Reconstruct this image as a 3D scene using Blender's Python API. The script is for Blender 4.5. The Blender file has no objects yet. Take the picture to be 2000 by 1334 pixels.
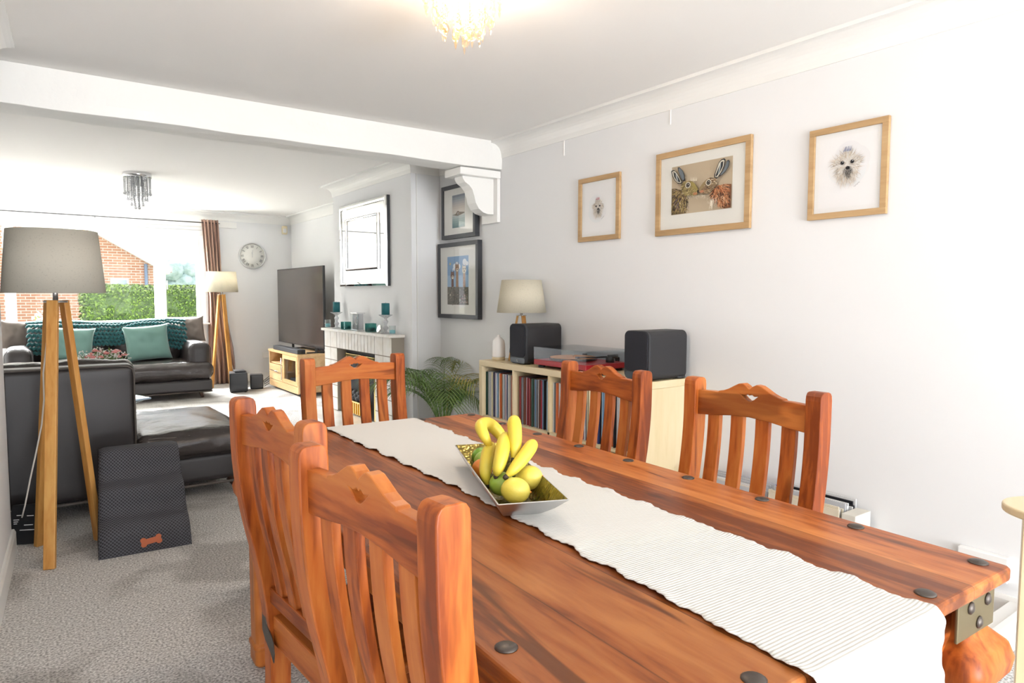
import bpy, bmesh, math, random
from mathutils import Vector, Matrix, noise
random.seed(7)
S = bpy.context.scene
COL = S.collection
PI = math.pi
R = math.radians

# ------------------------------------------------------------------ camera, world, sun, exposure
cd = bpy.data.cameras.new('camera'); cam = bpy.data.objects.new('camera', cd); COL.objects.link(cam)
cd.sensor_width = 36; cd.lens = 1315 * 36 / 2000; cd.clip_start = .03; cd.clip_end = 300
cam.location = (0, 0, 1.24)
cam.rotation_mode = 'XYZ'
cam.matrix_world = (Matrix.Translation((0, 0, 1.24)) @ Matrix.Rotation(R(-35.8), 4, 'Z') @ Matrix.Rotation(R(90 - 3.87), 4, 'X') @ Matrix.Rotation(R(.1), 4, 'Z'))
S.camera = cam

W = bpy.data.worlds.new('sky'); S.world = W; W.use_nodes = True
bg = W.node_tree.nodes['Background']
bg.inputs[0].default_value = (.93, .96, 1, 1); bg.inputs[1].default_value = 1.7

def lamp(name, kind, loc, energy, color=(1, 1, 1), rot=(0, 0, 0), **k):
    l = bpy.data.lights.new(name, kind); l.energy = energy; l.color = color
    for a, v in k.items():
        if a == 'portal': l.cycles.is_portal = v
        else: setattr(l, a, v)
    o = bpy.data.objects.new(name, l); COL.objects.link(o); o.location = loc; o.rotation_euler = rot
    return o
sd = Vector((-.22, .62, .95)).normalized()            # direction towards the sun
sun = lamp('sun', 'SUN', (0, 12, 8), 7, (1, .95, .87), angle=R(.8)); sun.rotation_euler = sd.to_track_quat('Z', 'Y').to_euler()
# daylight at the patio doors behind the camera, plus three added fill panels
lamp('front_window_fill', 'AREA', (.2, 11.9, 3.5), 3300, (.97, .98, 1), (R(-58), 0, 0), shape='RECTANGLE', size=5, size_y=1.8)  # unseen panel added outside above the window to brighten the far room
lamp('patio_door_daylight', 'AREA', (1.5, -4.48, 1.2), 128, (.90, .95, 1), (R(90), 0, 0), shape='RECTANGLE', size=2.5, size_y=2.1)
lamp('back_ceiling_fill', 'AREA', (1.4, -4.4, .25), 165, (.94, .965, 1), (R(132), 0, 0), shape='RECTANGLE', size=2.5, size_y=.4)  # added fill, tilted up from behind the camera to lift the dining ceiling
lamp('front_ceiling_fill', 'AREA', (.2, 11.0, .1), 430, (1, .98, .94), (R(-138), 0, 0), shape='RECTANGLE', size=4.5, size_y=.9)  # added fill, hidden below the sill line to lift the far ceiling
vs = S.view_settings
S.display_settings.display_device = 'sRGB'
vs.view_transform = 'Standard'; vs.look = 'None'; vs.gamma = 1; vs.use_curve_mapping = False
vs.exposure = 0.43

# ------------------------------------------------------------------ mesh helpers
class MB:
    def __init__(s): s.bm = bmesh.new(); s.mi = 0
    def m(s, i): s.mi = i; return s
    def _v(s, co): return [s.bm.verts.new(c) for c in co]
    def face(s, vs, smooth=False):
        try: f = s.bm.faces.new(vs)
        except ValueError: return None
        f.material_index = s.mi; f.smooth = smooth; return f
    def poly(s, co, smooth=False): return s.face(s._v(co), smooth)
    def box(s, c, d, M=None):
        c = Vector(c); co = []
        for z in (-.5, .5):
            for y in (-.5, .5):
                for x in (-.5, .5):
                    p = Vector((x * d[0], y * d[1], z * d[2]))
                    co.append((M @ p if M else p) + c)
        v = s._v(co)
        for q in ((0, 2, 3, 1), (4, 5, 7, 6), (0, 1, 5, 4), (2, 6, 7, 3), (0, 4, 6, 2), (1, 3, 7, 5)): s.face([v[i] for i in q])
        return s
    def span(s, a, b): return s.box([(a[i] + b[i]) / 2 for i in range(3)], [abs(b[i] - a[i]) for i in range(3)])
    def bar(s, p0, p1, w, d, up=(0, 0, 1), w1=None, d1=None):
        p0, p1 = Vector(p0), Vector(p1); t = (p1 - p0).normalized(); u = Vector(up)
        if abs(t.dot(u)) > .98: u = Vector((0, 1, 0))
        a = t.cross(u).normalized(); b = a.cross(t)
        rings = []
        for p, ww, dd in ((p0, w, d), (p1, w1 or w, d1 or d)):
            rings.append(s._v([p + a * x * ww / 2 + b * y * dd / 2 for x, y in ((-1, -1), (1, -1), (1, 1), (-1, 1))]))
        s._loft(rings, True, False); return s
    def _loft(s, rings, cap=True, smooth=True, closed=True):
        for r0, r1 in zip(rings, rings[1:]):
            n = len(r0)
            for i in range(n if closed else n - 1): s.face([r0[i], r0[(i + 1) % n], r1[(i + 1) % n], r1[i]], smooth)
        if cap: s.face(rings[0][::-1]); s.face(rings[-1])
    def tube(s, pts, r, n=8, cap=True, flat=1.0):
        pts = [Vector(p) for p in pts]; rings = []
        t0 = (pts[1] - pts[0]).normalized(); u = Vector((0, 0, 1)) if abs(t0.z) < .9 else Vector((1, 0, 0)); a = t0.cross(u).normalized()
        for i, p in enumerate(pts):
            t = (pts[min(i + 1, len(pts) - 1)] - pts[max(i - 1, 0)]).normalized()
            a = (a - t * a.dot(t)).normalized(); b = t.cross(a)
            rr = r[i] if isinstance(r, (list, tuple)) else r
            rings.append(s._v([p + a * math.cos(2 * PI * k / n) * rr + b * math.sin(2 * PI * k / n) * rr * flat for k in range(n)]))
        s._loft(rings, cap, True); return s
    def lathe(s, prof, c=(0, 0, 0), n=32, cap=True, smooth=True):
        rings = [s._v([(c[0] + r * math.cos(2 * PI * k / n), c[1] + r * math.sin(2 * PI * k / n), c[2] + z) for k in range(n)]) for r, z in prof]
        s._loft(rings, cap, smooth); return s
    def prism(s, pts, f, t0, t1, smooth=False):
        a = s._v([f(x, y, t0) for x, y in pts]); b = s._v([f(x, y, t1) for x, y in pts])
        n = len(pts)
        for i in range(n): s.face([a[i], a[(i + 1) % n], b[(i + 1) % n], b[i]], smooth)
        s.face(a[::-1]); s.face(b); return s
    def ball(s, c, r, n=12, sq=(1, 1, 1), M=None):
        rows = n // 2 + 1; rings = []
        c = Vector(c)
        for j in range(1, rows):
            a = PI * j / rows
            co = [Vector((r * sq[0] * math.sin(a) * math.cos(2 * PI * k / n), r * sq[1] * math.sin(a) * math.sin(2 * PI * k / n), -r * sq[2] * math.cos(a))) for k in range(n)]
            rings.append(s._v([(M @ p if M else p) + c for p in co]))
        s._loft(rings, False, True)
        for ring, z in ((rings[0][::-1], -1), (rings[-1], 1)):
            p = Vector((0, 0, z * r * sq[2])); t = s.bm.verts.new((M @ p if M else p) + c)
            for k in range(n): s.face([ring[k], ring[(k + 1) % n], t], True)
        return s
    def rbox(s, c, d, r, seg=8, bulge=0, wr=0, ws=9, seed=0, M=None):
        """rounded, optionally puffed and wrinkled block: a cube sphere clamped to a box"""
        c = Vector(c); h = [x / 2 for x in d]; cache = {}
        def pt(u):
            key = tuple(round(x, 5) for x in u)
            if key in cache: return cache[key]
            p = Vector([u[i] * h[i] for i in range(3)])
            q = Vector([max(-(h[i] - r), min(h[i] - r, p[i])) for i in range(3)])
            e = p - q
            if e.length > 1e-9: p = q + e.normalized() * r
            if bulge:
                for i in range(3):
                    j, k = (i + 1) % 3, (i + 2) % 3
                    p[i] += u[i] * bulge * (1 - u[j] ** 2) * (1 - u[k] ** 2)
            if wr:
                w = noise.noise(Vector((p.x * ws + seed, p.y * ws, p.z * ws))) + .5 * noise.noise(Vector((p.x * ws * 2.3, p.y * ws * 2.3 + seed, p.z * ws * 2.3)))
                p += Vector(u).normalized() * wr * w
            v = s.bm.verts.new((M @ p if M else p) + c); cache[key] = v; return v
        gl = []
        for ax in range(3):
            k = (h[ax] - r) / h[ax] if h[ax] > r else 0; q = [1, k + (1 - k) * .68, k + (1 - k) * .34]
            inner = [-k + 2 * k * i / seg for i in range(seg + 1)] if k > 1e-6 else [0]
            gl.append([-x for x in q] + inner + q[::-1])
        for ax in range(3):
            for sg in (-1, 1):
                ga, gb = gl[(ax + 1) % 3], gl[(ax + 2) % 3]
                for i in range(len(ga) - 1):
                    for j in range(len(gb) - 1):
                        q = []
                        for a, b in ((i, j), (i + 1, j), (i + 1, j + 1), (i, j + 1)):
                            u = [0, 0, 0]; u[ax] = sg; u[(ax + 1) % 3] = ga[a]; u[(ax + 2) % 3] = gb[b]; q.append(pt(u))
                        s.face(q if sg > 0 else q[::-1], True)
        return s
    def sheet(s, nx, ny, f, thick=0, smooth=True):
        g = [[s.bm.verts.new(f(i / nx, j / ny)) for j in range(ny + 1)] for i in range(nx + 1)]
        for i in range(nx):
            for j in range(ny): s.face([g[i][j], g[i + 1][j], g[i + 1][j + 1], g[i][j + 1]], smooth)
        return s
    def build(s, name, mats, parent=None, bevel=0, seg=2, solid=0, loc=None, rotz=None, **props):
        me = bpy.data.meshes.new(name)
        bmesh.ops.recalc_face_normals(s.bm, faces=s.bm.faces) if not solid else None
        s.bm.to_mesh(me); s.bm.free()
        for m in (mats if isinstance(mats, (list, tuple)) else [mats]): me.materials.append(m)
        o = bpy.data.objects.new(name, me); COL.objects.link(o)
        if parent: o.parent = parent
        if loc: o.location = loc
        if rotz is not None: o.rotation_euler = (0, 0, rotz)
        if solid:
            k = o.modifiers.new('s', 'SOLIDIFY'); k.thickness = solid; k.offset = 0
        if bevel:
            k = o.modifiers.new('b', 'BEVEL'); k.width = bevel; k.segments = seg; k.limit_method = 'ANGLE'; k.angle_limit = R(35); k.harden_normals = False
        for a, v in props.items(): o[a] = v
        return o
def tag(o, label, cat, group=None):
    o['label'] = label; o['category'] = cat
    if group: o['group'] = group
    return o
def thing(name, label, cat, loc=(0, 0, 0), rotz=0, group=None):
    o = bpy.data.objects.new(name, None); COL.objects.link(o); o.empty_display_size = .05
    o.location = loc; o.rotation_euler = (0, 0, rotz); return tag(o, label, cat, group)
def struct(o): o['kind'] = 'structure'; return o
def copy_tree(o, parent=None):
    c = o.copy(); COL.objects.link(c)
    if parent: c.parent = parent
    for ch in list(o.children): copy_tree(ch, c)
    return c
def rrect(w, h, r, n=5, cx=0, cy=0):
    out = []
    for k, (sx, sy) in enumerate(((1, 1), (-1, 1), (-1, -1), (1, -1))):
        for i in range(n + 1):
            a = PI / 2 * (k + i / n)
            out.append((cx + sx * (w / 2 - r) + r * math.cos(a), cy + sy * (h / 2 - r) + r * math.sin(a)))
    return out

# ------------------------------------------------------------------ materials
def mat(name, col, rough=.5, metal=0, bump=None, spec=None, noisecol=None, alpha=1, emit=None, coat=0, sheen=0):
    m = bpy.data.materials.new(name); m.use_nodes = True; nt = m.node_tree; b = nt.nodes['Principled BSDF']
    b.inputs['Base Color'].default_value = (*col, 1); b.inputs['Roughness'].default_value = rough; b.inputs['Metallic'].default_value = metal
    if spec is not None: b.inputs['Specular IOR Level'].default_value = spec
    if coat: b.inputs['Coat Weight'].default_value = coat; b.inputs['Coat Roughness'].default_value = .2
    if sheen: b.inputs['Sheen Weight'].default_value = sheen
    if emit: b.inputs['Emission Color'].default_value = (*emit[0], 1); b.inputs['Emission Strength'].default_value = emit[1]
    tc = nt.nodes.new('ShaderNodeTexCoord')
    if noisecol:                                        # (colour 2, scale, stretch xyz)
        c2, sc, st = noisecol
        mp = nt.nodes.new('ShaderNodeMapping'); mp.inputs['Scale'].default_value = st; nt.links.new(tc.outputs['Object'], mp.inputs[0])
        n = nt.nodes.new('ShaderNodeTexNoise'); n.inputs['Scale'].default_value = sc; n.inputs['Detail'].default_value = 4; nt.links.new(mp.outputs[0], n.inputs[0])
        r = nt.nodes.new('ShaderNodeValToRGB'); r.color_ramp.elements[0].position = .35; r.color_ramp.elements[1].position = .65
        r.color_ramp.elements[0].color = (*col, 1); r.color_ramp.elements[1].color = (*c2, 1)
        nt.links.new(n.outputs[0], r.inputs[0]); nt.links.new(r.outputs[0], b.inputs['Base Color'])
    if bump:                                            # (scale, strength, distance)
        n = nt.nodes.new('ShaderNodeTexNoise'); n.inputs['Scale'].default_value = bump[0]; n.inputs['Detail'].default_value = 3
        nt.links.new(tc.outputs['Object'], n.inputs[0])
        k = nt.nodes.new('ShaderNodeBump'); k.inputs['Strength'].default_value = bump[1]; k.inputs['Distance'].default_value = bump[2]
        nt.links.new(n.outputs[0], k.inputs['Height']); nt.links.new(k.outputs[0], b.inputs['Normal'])
    return m
def nn(nt, t, **k):
    n = nt.nodes.new(t)
    for a, v in k.items():
        if a in n.inputs.keys(): n.inputs[a].default_value = v
        else: setattr(n, a, v)
    return n
def wood(name, c_lo, c_mid, c_hi, axis='z', plank=0, rough=.32, scale=1.0, streak=.5):
    """long grain along one axis, dark heartwood streaks, optional separate boards across x"""
    m = bpy.data.materials.new(name); m.use_nodes = True; nt = m.node_tree; b = nt.nodes['Principled BSDF']; L = nt.links.new
    tc = nn(nt, 'ShaderNodeTexCoord'); oi = nn(nt, 'ShaderNodeObjectInfo')
    base = tc.outputs['Object']
    off = nn(nt, 'ShaderNodeVectorMath', operation='SCALE'); off.inputs[0].default_value = (7, 11, 5); L(oi.outputs['Random'], off.inputs['Scale'])
    add = nn(nt, 'ShaderNodeVectorMath', operation='ADD'); L(base, add.inputs[0]); L(off.outputs[0], add.inputs[1]); vec = add.outputs[0]
    if plank:
        sp = nn(nt, 'ShaderNodeSeparateXYZ'); L(base, sp.inputs[0])
        dv = nn(nt, 'ShaderNodeMath', operation='DIVIDE'); L(sp.outputs[0], dv.inputs[0]); dv.inputs[1].default_value = plank
        fl = nn(nt, 'ShaderNodeMath', operation='FLOOR'); L(dv.outputs[0], fl.inputs[0])
        fr = nn(nt, 'ShaderNodeMath', operation='FRACT'); L(dv.outputs[0], fr.inputs[0])
        cb = nn(nt, 'ShaderNodeCombineXYZ'); ml = nn(nt, 'ShaderNodeMath', operation='MULTIPLY'); L(fl.outputs[0], ml.inputs[0]); ml.inputs[1].default_value = 3.37
        L(ml.outputs[0], cb.inputs[0]); L(ml.outputs[0], cb.inputs[1]); L(ml.outputs[0], cb.inputs[2])
        a2 = nn(nt, 'ShaderNodeVectorMath', operation='ADD'); L(vec, a2.inputs[0]); L(cb.outputs[0], a2.inputs[1]); vec = a2.outputs[0]
    st = {'x': (.12, 1, 1), 'y': (1, .12, 1), 'z': (1, 1, .12)}[axis]
    mp = nn(nt, 'ShaderNodeMapping'); mp.inputs['Scale'].default_value = [s * scale for s in st]; L(vec, mp.inputs[0])
    n1 = nn(nt, 'ShaderNodeTexNoise', Scale=9.0, Detail=3.0, Distortion=.6); L(mp.outputs[0], n1.inputs[0])
    n2 = nn(nt, 'ShaderNodeTexNoise', Scale=70.0, Detail=4.0, Distortion=.3); L(mp.outputs[0], n2.inputs[0])
    n3 = nn(nt, 'ShaderNodeTexNoise', Scale=14.0, Detail=2.0, Distortion=1.6); L(mp.outputs[0], n3.inputs[0])
    mx = nn(nt, 'ShaderNodeMath', operation='MULTIPLY_ADD'); L(n2.outputs[0], mx.inputs[0]); mx.inputs[1].default_value = .50; L(n1.outputs[0], mx.inputs[2])
    r = nn(nt, 'ShaderNodeValToRGB'); e = r.color_ramp.elements
    e[0].position = .58; e[0].color = (*c_lo, 1); e[1].position = .95; e[1].color = (*c_hi, 1); q = e.new(.72); q.color = (*c_mid, 1)
    L(mx.outputs[0], r.inputs[0])
    r2 = nn(nt, 'ShaderNodeValToRGB'); e2 = r2.color_ramp.elements
    e2[0].position = .60; e2[0].color = (0, 0, 0, 1); e2[1].position = .68; e2[1].color = (streak, streak, streak, 1); L(n3.outputs[0], r2.inputs[0])
    mi = nn(nt, 'ShaderNodeMix', data_type='RGBA'); L(r2.outputs[0], mi.inputs[0]); L(r.outputs[0], mi.inputs[6]); mi.inputs[7].default_value = (*[c * .42 for c in c_lo], 1)
    out = mi.outputs[2]
    if plank:
        r3 = nn(nt, 'ShaderNodeValToRGB'); e3 = r3.color_ramp.elements
        e3[0].position = 0; e3[0].color = (.3, .3, .3, 1); e3[1].position = .02; e3[1].color = (1, 1, 1, 1); L(fr.outputs[0], r3.inputs[0])
        wn = nn(nt, 'ShaderNodeTexWhiteNoise', noise_dimensions='1D'); L(fl.outputs[0], wn.inputs['W'])
        mr = nn(nt, 'ShaderNodeMapRange'); mr.inputs[3].default_value = .72; mr.inputs[4].default_value = 1.12; L(wn.outputs[0], mr.inputs[0])
        m1 = nn(nt, 'ShaderNodeVectorMath', operation='MULTIPLY'); L(out, m1.inputs[0]); L(r3.outputs[0], m1.inputs[1])
        m2 = nn(nt, 'ShaderNodeVectorMath', operation='SCALE'); L(m1.outputs[0], m2.inputs[0]); L(mr.outputs[0], m2.inputs['Scale']); out = m2.outputs[0]
    L(out, b.inputs['Base Color']); b.inputs['Roughness'].default_value = rough; b.inputs['Specular IOR Level'].default_value = .3
    bp = nn(nt, 'ShaderNodeBump', Strength=.12, Distance=.002); L(n2.outputs[0], bp.inputs['Height']); L(bp.outputs[0], b.inputs['Normal'])
    return m
def mixshader(name, build):
    m = bpy.data.materials.new(name); m.use_nodes = True; nt = m.node_tree; nt.nodes.remove(nt.nodes['Principled BSDF'])
    build(nt, nt.nodes['Material Output']); return m
def glassy(name, tint=(1, 1, 1), gloss=.12, rough=.02, body=0, bodycol=(1, 1, 1)):
    def f(nt, out):
        t = nn(nt, 'ShaderNodeBsdfTransparent'); t.inputs[0].default_value = (*tint, 1)
        g = nn(nt, 'ShaderNodeBsdfGlossy'); g.inputs['Roughness'].default_value = rough
        lw = nn(nt, 'ShaderNodeLayerWeight'); lw.inputs[0].default_value = .5
        pw = nn(nt, 'ShaderNodeMath', operation='POWER'); nt.links.new(lw.outputs['Facing'], pw.inputs[0]); pw.inputs[1].default_value = 4
        fr = nn(nt, 'ShaderNodeMath', operation='MULTIPLY'); nt.links.new(pw.outputs[0], fr.inputs[0]); fr.inputs[1].default_value = .7
        ad = nn(nt, 'ShaderNodeMath', operation='ADD', use_clamp=True); nt.links.new(fr.outputs[0], ad.inputs[0]); ad.inputs[1].default_value = gloss
        mx = nn(nt, 'ShaderNodeMixShader'); nt.links.new(ad.outputs[0], mx.inputs[0]); nt.links.new(t.outputs[0], mx.inputs[1]); nt.links.new(g.outputs[0], mx.inputs[2])
        o = mx.outputs[0]
        if body:
            d = nn(nt, 'ShaderNodeBsdfTranslucent'); d.inputs[0].default_value = (*bodycol, 1); m2 = nn(nt, 'ShaderNodeMixShader'); m2.inputs[0].default_value = body
            nt.links.new(o, m2.inputs[1]); nt.links.new(d.outputs[0], m2.inputs[2]); o = m2.outputs[0]
        nt.links.new(o, out.inputs[0])
    return mixshader(name, f)
def fabric_shade(name, col, trans=.45):
    def f(nt, out):
        tc = nn(nt, 'ShaderNodeTexCoord'); n = nn(nt, 'ShaderNodeTexNoise', Scale=130.0, Detail=5.0); nt.links.new(tc.outputs['Object'], n.inputs[0])
        r = nn(nt, 'ShaderNodeValToRGB'); e = r.color_ramp.elements; e[0].position = .28; e[1].position = .42
        e[0].color = (*[c * .84 for c in col], 1); e[1].color = (*col, 1); nt.links.new(n.outputs[0], r.inputs[0])
        d = nn(nt, 'ShaderNodeBsdfDiffuse'); t = nn(nt, 'ShaderNodeBsdfTranslucent'); mx = nn(nt, 'ShaderNodeMixShader'); mx.inputs[0].default_value = trans
        nt.links.new(r.outputs[0], d.inputs[0]); nt.links.new(r.outputs[0], t.inputs[0]); nt.links.new(d.outputs[0], mx.inputs[1]); nt.links.new(t.outputs[0], mx.inputs[2]); nt.links.new(mx.outputs[0], out.inputs[0])
    return mixshader(name, f)
M = {}
M['wall'] = mat('wall_paint', (.79, .79, .79), .75, bump=(60, .03, .002))
M['ceil'] = mat('ceiling_paint', (.88, .86, .83), .85)
M['trim'] = mat('white_gloss_paint', (.84, .83, .80), .35)
M['beamw'] = mat('painted_timber', (.82, .81, .78), .5, bump=(14, .5, .012))
M['upvc'] = mat('white_upvc', (.9, .9, .9), .25)
M['glass'] = glassy('window_glass', gloss=.004)
M['clear'] = glassy('clear_glass', (.97, .99, .99), gloss=.06)
M['picglass'] = glassy('picture_glass', (1, 1, 1), gloss=.012)
M['picmatt'] = glassy('picture_glass_low_reflection', (1, 1, 1), gloss=0, rough=.08)
M['crystal'] = glassy('crystal', (.70, .71, .73), gloss=.22, body=.05)
M['crystal_warm'] = glassy('warm_crystal', (.97, .90, .80), gloss=.05, body=.045, bodycol=(1, .72, .45))
M['acrylic'] = glassy('clear_acrylic_lid', (.93, .95, .96), gloss=.01)
M['chrome'] = mat('chrome', (.75, .75, .76), .12, 1)
M['steel'] = mat('brushed_steel', (.6, .6, .6), .35, 1)
M['mirror'] = mat('mirror_silver', (.92, .93, .93), .02, 1)
M['iron'] = mat('dark_iron', (.09, .075, .065), .4, .7, bump=(60, .3, .002))
M['oldiron'] = mat('tarnished_iron', (.15, .12, .065), .5, .6)
M['black'] = mat('black_plastic', (.018, .018, .02), .38)
M['blackm'] = mat('black_matt', (.03, .031, .035), .65)
M['grille'] = mat('black_speaker_cloth', (.014, .015, .022), .85, bump=(900, .4, .001))
M['cab'] = mat('dark_grey_cabinet_wrap', (.032, .031, .033), .5, spec=.3)
M['screen'] = mat('television_screen', (.055, .045, .04), .16, spec=.6)
M['frameblk'] = mat('charcoal_frame', (.035, .037, .043), .4)
M['oakf'] = wood('light_oak', (.40, .25, .115), (.47, .30, .145), (.54, .36, .185), 'x', streak=.0, rough=.45)
M['oakv'] = wood('light_oak_vertical', (.50, .31, .13), (.58, .37, .17), (.66, .44, .22), 'z', streak=.0, rough=.45)
M['benchoak'] = wood('honey_oak', (.55, .34, .16), (.63, .41, .2), (.70, .48, .26), 'y', streak=.0, rough=.4)
M['birch'] = wood('pale_birch', (.66, .53, .31), (.70, .57, .35), (.73, .61, .40), 'y', streak=.0, rough=.35, scale=.6)
M['birchz'] = wood('pale_birch_vertical', (.66, .53, .31), (.70, .57, .35), (.73, .61, .40), 'z', streak=.0, rough=.35, scale=.6)
SH = ((.20, .038, .006), (.40, .095, .014), (.52, .17, .035))
M['shx'] = wood('sheesham_x', *SH, 'x', rough=.4)
M['shy'] = wood('sheesham_y', *SH, 'y', rough=.4)
M['shz'] = wood('sheesham_z', *SH, 'z', rough=.4)
M['shtop'] = wood('sheesham_top', (.18, .042, .010), (.38, .105, .022), (.52, .19, .052), 'y', plank=.158, rough=.34, streak=.75)
M['lampwood'] = wood('pine_lamp_leg', (.46, .20, .045), (.57, .28, .075), (.65, .36, .11), 'z', streak=.1, rough=.4)
M['darkleg'] = mat('dark_stained_wood', (.06, .028, .02), .35)
M['leather'] = mat('dark_brown_leather', (.036, .029, .028), .27, bump=(26, .35, .01), noisecol=((.052, .043, .041), 5, (1, 1, 1)))
M['leathersm'] = mat('smooth_dark_leather', (.029, .0245, .0245), .42, bump=(220, .15, .001))
M['piping'] = mat('leather_piping', (.085, .07, .06), .45)
M['teal'] = mat('teal_cushion_fabric', (.13, .25, .22), .75, bump=(400, .3, .001), sheen=.3)
M['tealk'] = mat('dark_teal_chunky_knit', (.012, .09, .095), .9, bump=(90, .4, .004), sheen=.2)
M['brownc'] = mat('grey_brown_cushion', (.16, .13, .11), .7)
M['runner'] = mat('cream_woven_cotton', (.66, .645, .605), .9)
def _rib(m):
    nt = m.node_tree; b = nt.nodes['Principled BSDF']; tc = nt.nodes.new('ShaderNodeTexCoord'); w_ = nt.nodes.new('ShaderNodeTexWave'); w_.bands_direction = 'Y'
    w_.inputs['Scale'].default_value = 48; w_.inputs['Distortion'].default_value = .6; w_.inputs['Detail'].default_value = 1; nt.links.new(tc.outputs['Object'], w_.inputs[0])
    k = nt.nodes.new('ShaderNodeBump'); k.inputs['Strength'].default_value = .6; k.inputs['Distance'].default_value = .0016; nt.links.new(w_.outputs[1], k.inputs['Height']); nt.links.new(k.outputs[0], b.inputs['Normal'])
_rib(M['runner'])
M['shade1'] = fabric_shade('oatmeal_linen_shade', (.52, .49, .42), .22)
M['shade2'] = fabric_shade('cream_linen_shade', (.80, .75, .62), .4)
M['marble'] = mat('veined_cream_marble', (.78, .73, .66), .3, noisecol=((.88, .86, .82), 9, (1, 1, 1)))
M['grout'] = mat('pale_grout', (.30, .26, .21), .8)
M['brass'] = mat('polished_brass', (.75, .55, .2), .22, 1)
M['white'] = mat('white_plastic', (.85, .84, .82), .35)
M['cream'] = mat('cream_plastic', (.75, .66, .45), .45)
M['ceramic'] = mat('white_ceramic', (.86, .84, .82), .25)
M['mount'] = mat('cream_card_mount', (.80, .79, .74), .8)
M['mountw'] = mat('white_card_mount', (.84, .84, .83), .8)
M['wax'] = mat('teal_wax', (.01, .13, .145), .55)
M['waxl'] = mat('pale_blue_wax', (.2, .5, .55), .6)
M['tealglass'] = glassy('teal_glass', (.42, .68, .66), gloss=.05, body=.2, bodycol=(.2, .5, .48))
M['red'] = mat('gloss_red_lacquer', (.33, .012, .018), .3, spec=.3)
M['felt'] = mat('orange_brown_slipmat', (.50, .22, .10), .8)
M['yellow'] = mat('banana_skin', (.74, .53, .045), .45, noisecol=((.66, .54, .06), 14, (1, 1, 1)))
M['bantip'] = mat('banana_tip', (.06, .04, .025), .7)
M['lemon'] = mat('lemon_peel', (.78, .60, .07), .38, bump=(220, .35, .001), noisecol=((.82, .68, .13), 20, (1, 1, 1)))
M['green'] = mat('green_apple_skin', (.30, .46, .05), .3, noisecol=((.42, .54, .1), 16, (1, 1, 1)))
M['lime'] = mat('lime_peel', (.17, .33, .03), .35, bump=(200, .3, .001))
M['orange'] = mat('orange_peel', (.8, .25, .03), .4)
M['bone'] = mat('tan_leather_patch', (.50, .13, .05), .5)
M['soil'] = mat('soil', (.04, .028, .02), .9)
M['pot'] = mat('grey_pot', (.4, .39, .37), .5)
M['leafg'] = mat('palm_leaf_green', (.075, .16, .035), .45, noisecol=((.16, .24, .06), 6, (1, 1, 1)))
M['leafy'] = mat('palm_leaf_yellowing', (.42, .30, .06), .5, noisecol=((.2, .25, .06), 9, (1, 1, 1)))
M['cable'] = mat('white_flex', (.75, .72, .66), .5)
M['coal'] = mat('charcoal_lumps', (.06, .06, .065), .7, bump=(40, .5, .01))
def carpet():
    m = bpy.data.materials.new('grey_carpet'); m.use_nodes = True; nt = m.node_tree; b = nt.nodes['Principled BSDF']; L = nt.links.new
    tc = nn(nt, 'ShaderNodeTexCoord')
    a = nn(nt, 'ShaderNodeTexNoise', Scale=120.0, Detail=4.0); L(tc.outputs['Object'], a.inputs[0])
    c = nn(nt, 'ShaderNodeTexNoise', Scale=2.3, Detail=3.0, Distortion=.8); L(tc.outputs['Object'], c.inputs[0])
    r1 = nn(nt, 'ShaderNodeValToRGB'); e = r1.color_ramp.elements; e[0].position = .33; e[0].color = (.29, .28, .265, 1); e[1].position = .66; e[1].color = (.86, .84, .81, 1); L(a.outputs[0], r1.inputs[0])
    r2 = nn(nt, 'ShaderNodeValToRGB'); e = r2.color_ramp.elements; e[0].position = .36; e[0].color = (.70, .69, .68, 1); e[1].position = .50; e[1].color = (1, 1, 1, 1); L(c.outputs[0], r2.inputs[0])
    mx = nn(nt, 'ShaderNodeVectorMath', operation='MULTIPLY'); L(r1.outputs[0], mx.inputs[0]); L(r2.outputs[0], mx.inputs[1]); L(mx.outputs[0], b.inputs['Base Color'])
    b.inputs['Roughness'].default_value = .95; b.inputs['Specular IOR Level'].default_value = .1
    bp = nn(nt, 'ShaderNodeBump', Strength=.9, Distance=.006); L(a.outputs[0], bp.inputs['Height']); L(bp.outputs[0], b.inputs['Normal'])
    return m
M['carpet'] = carpet()
def brick():
    m = bpy.data.materials.new('orange_brick'); m.use_nodes = True; nt = m.node_tree; b = nt.nodes['Principled BSDF']; L = nt.links.new
    tc = nn(nt, 'ShaderNodeTexCoord'); sp = nn(nt, 'ShaderNodeSeparateXYZ'); cb = nn(nt, 'ShaderNodeCombineXYZ'); L(tc.outputs['Object'], sp.inputs[0]); L(sp.outputs[0], cb.inputs[0]); L(sp.outputs[2], cb.inputs[1])
    t = nn(nt, 'ShaderNodeTexBrick'); L(cb.outputs[0], t.inputs[0])
    t.inputs['Color1'].default_value = (.42, .20, .12, 1); t.inputs['Color2'].default_value = (.50, .27, .17, 1); t.inputs['Mortar'].default_value = (.62, .56, .5, 1)
    t.inputs['Scale'].default_value = 1; t.inputs['Brick Width'].default_value = .225; t.inputs['Row Height'].default_value = .075; t.inputs['Mortar Size'].default_value = .010
    L(t.outputs[0], b.inputs['Base Color']); b.inputs['Roughness'].default_value = .9; return m
M['brick'] = brick()
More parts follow.
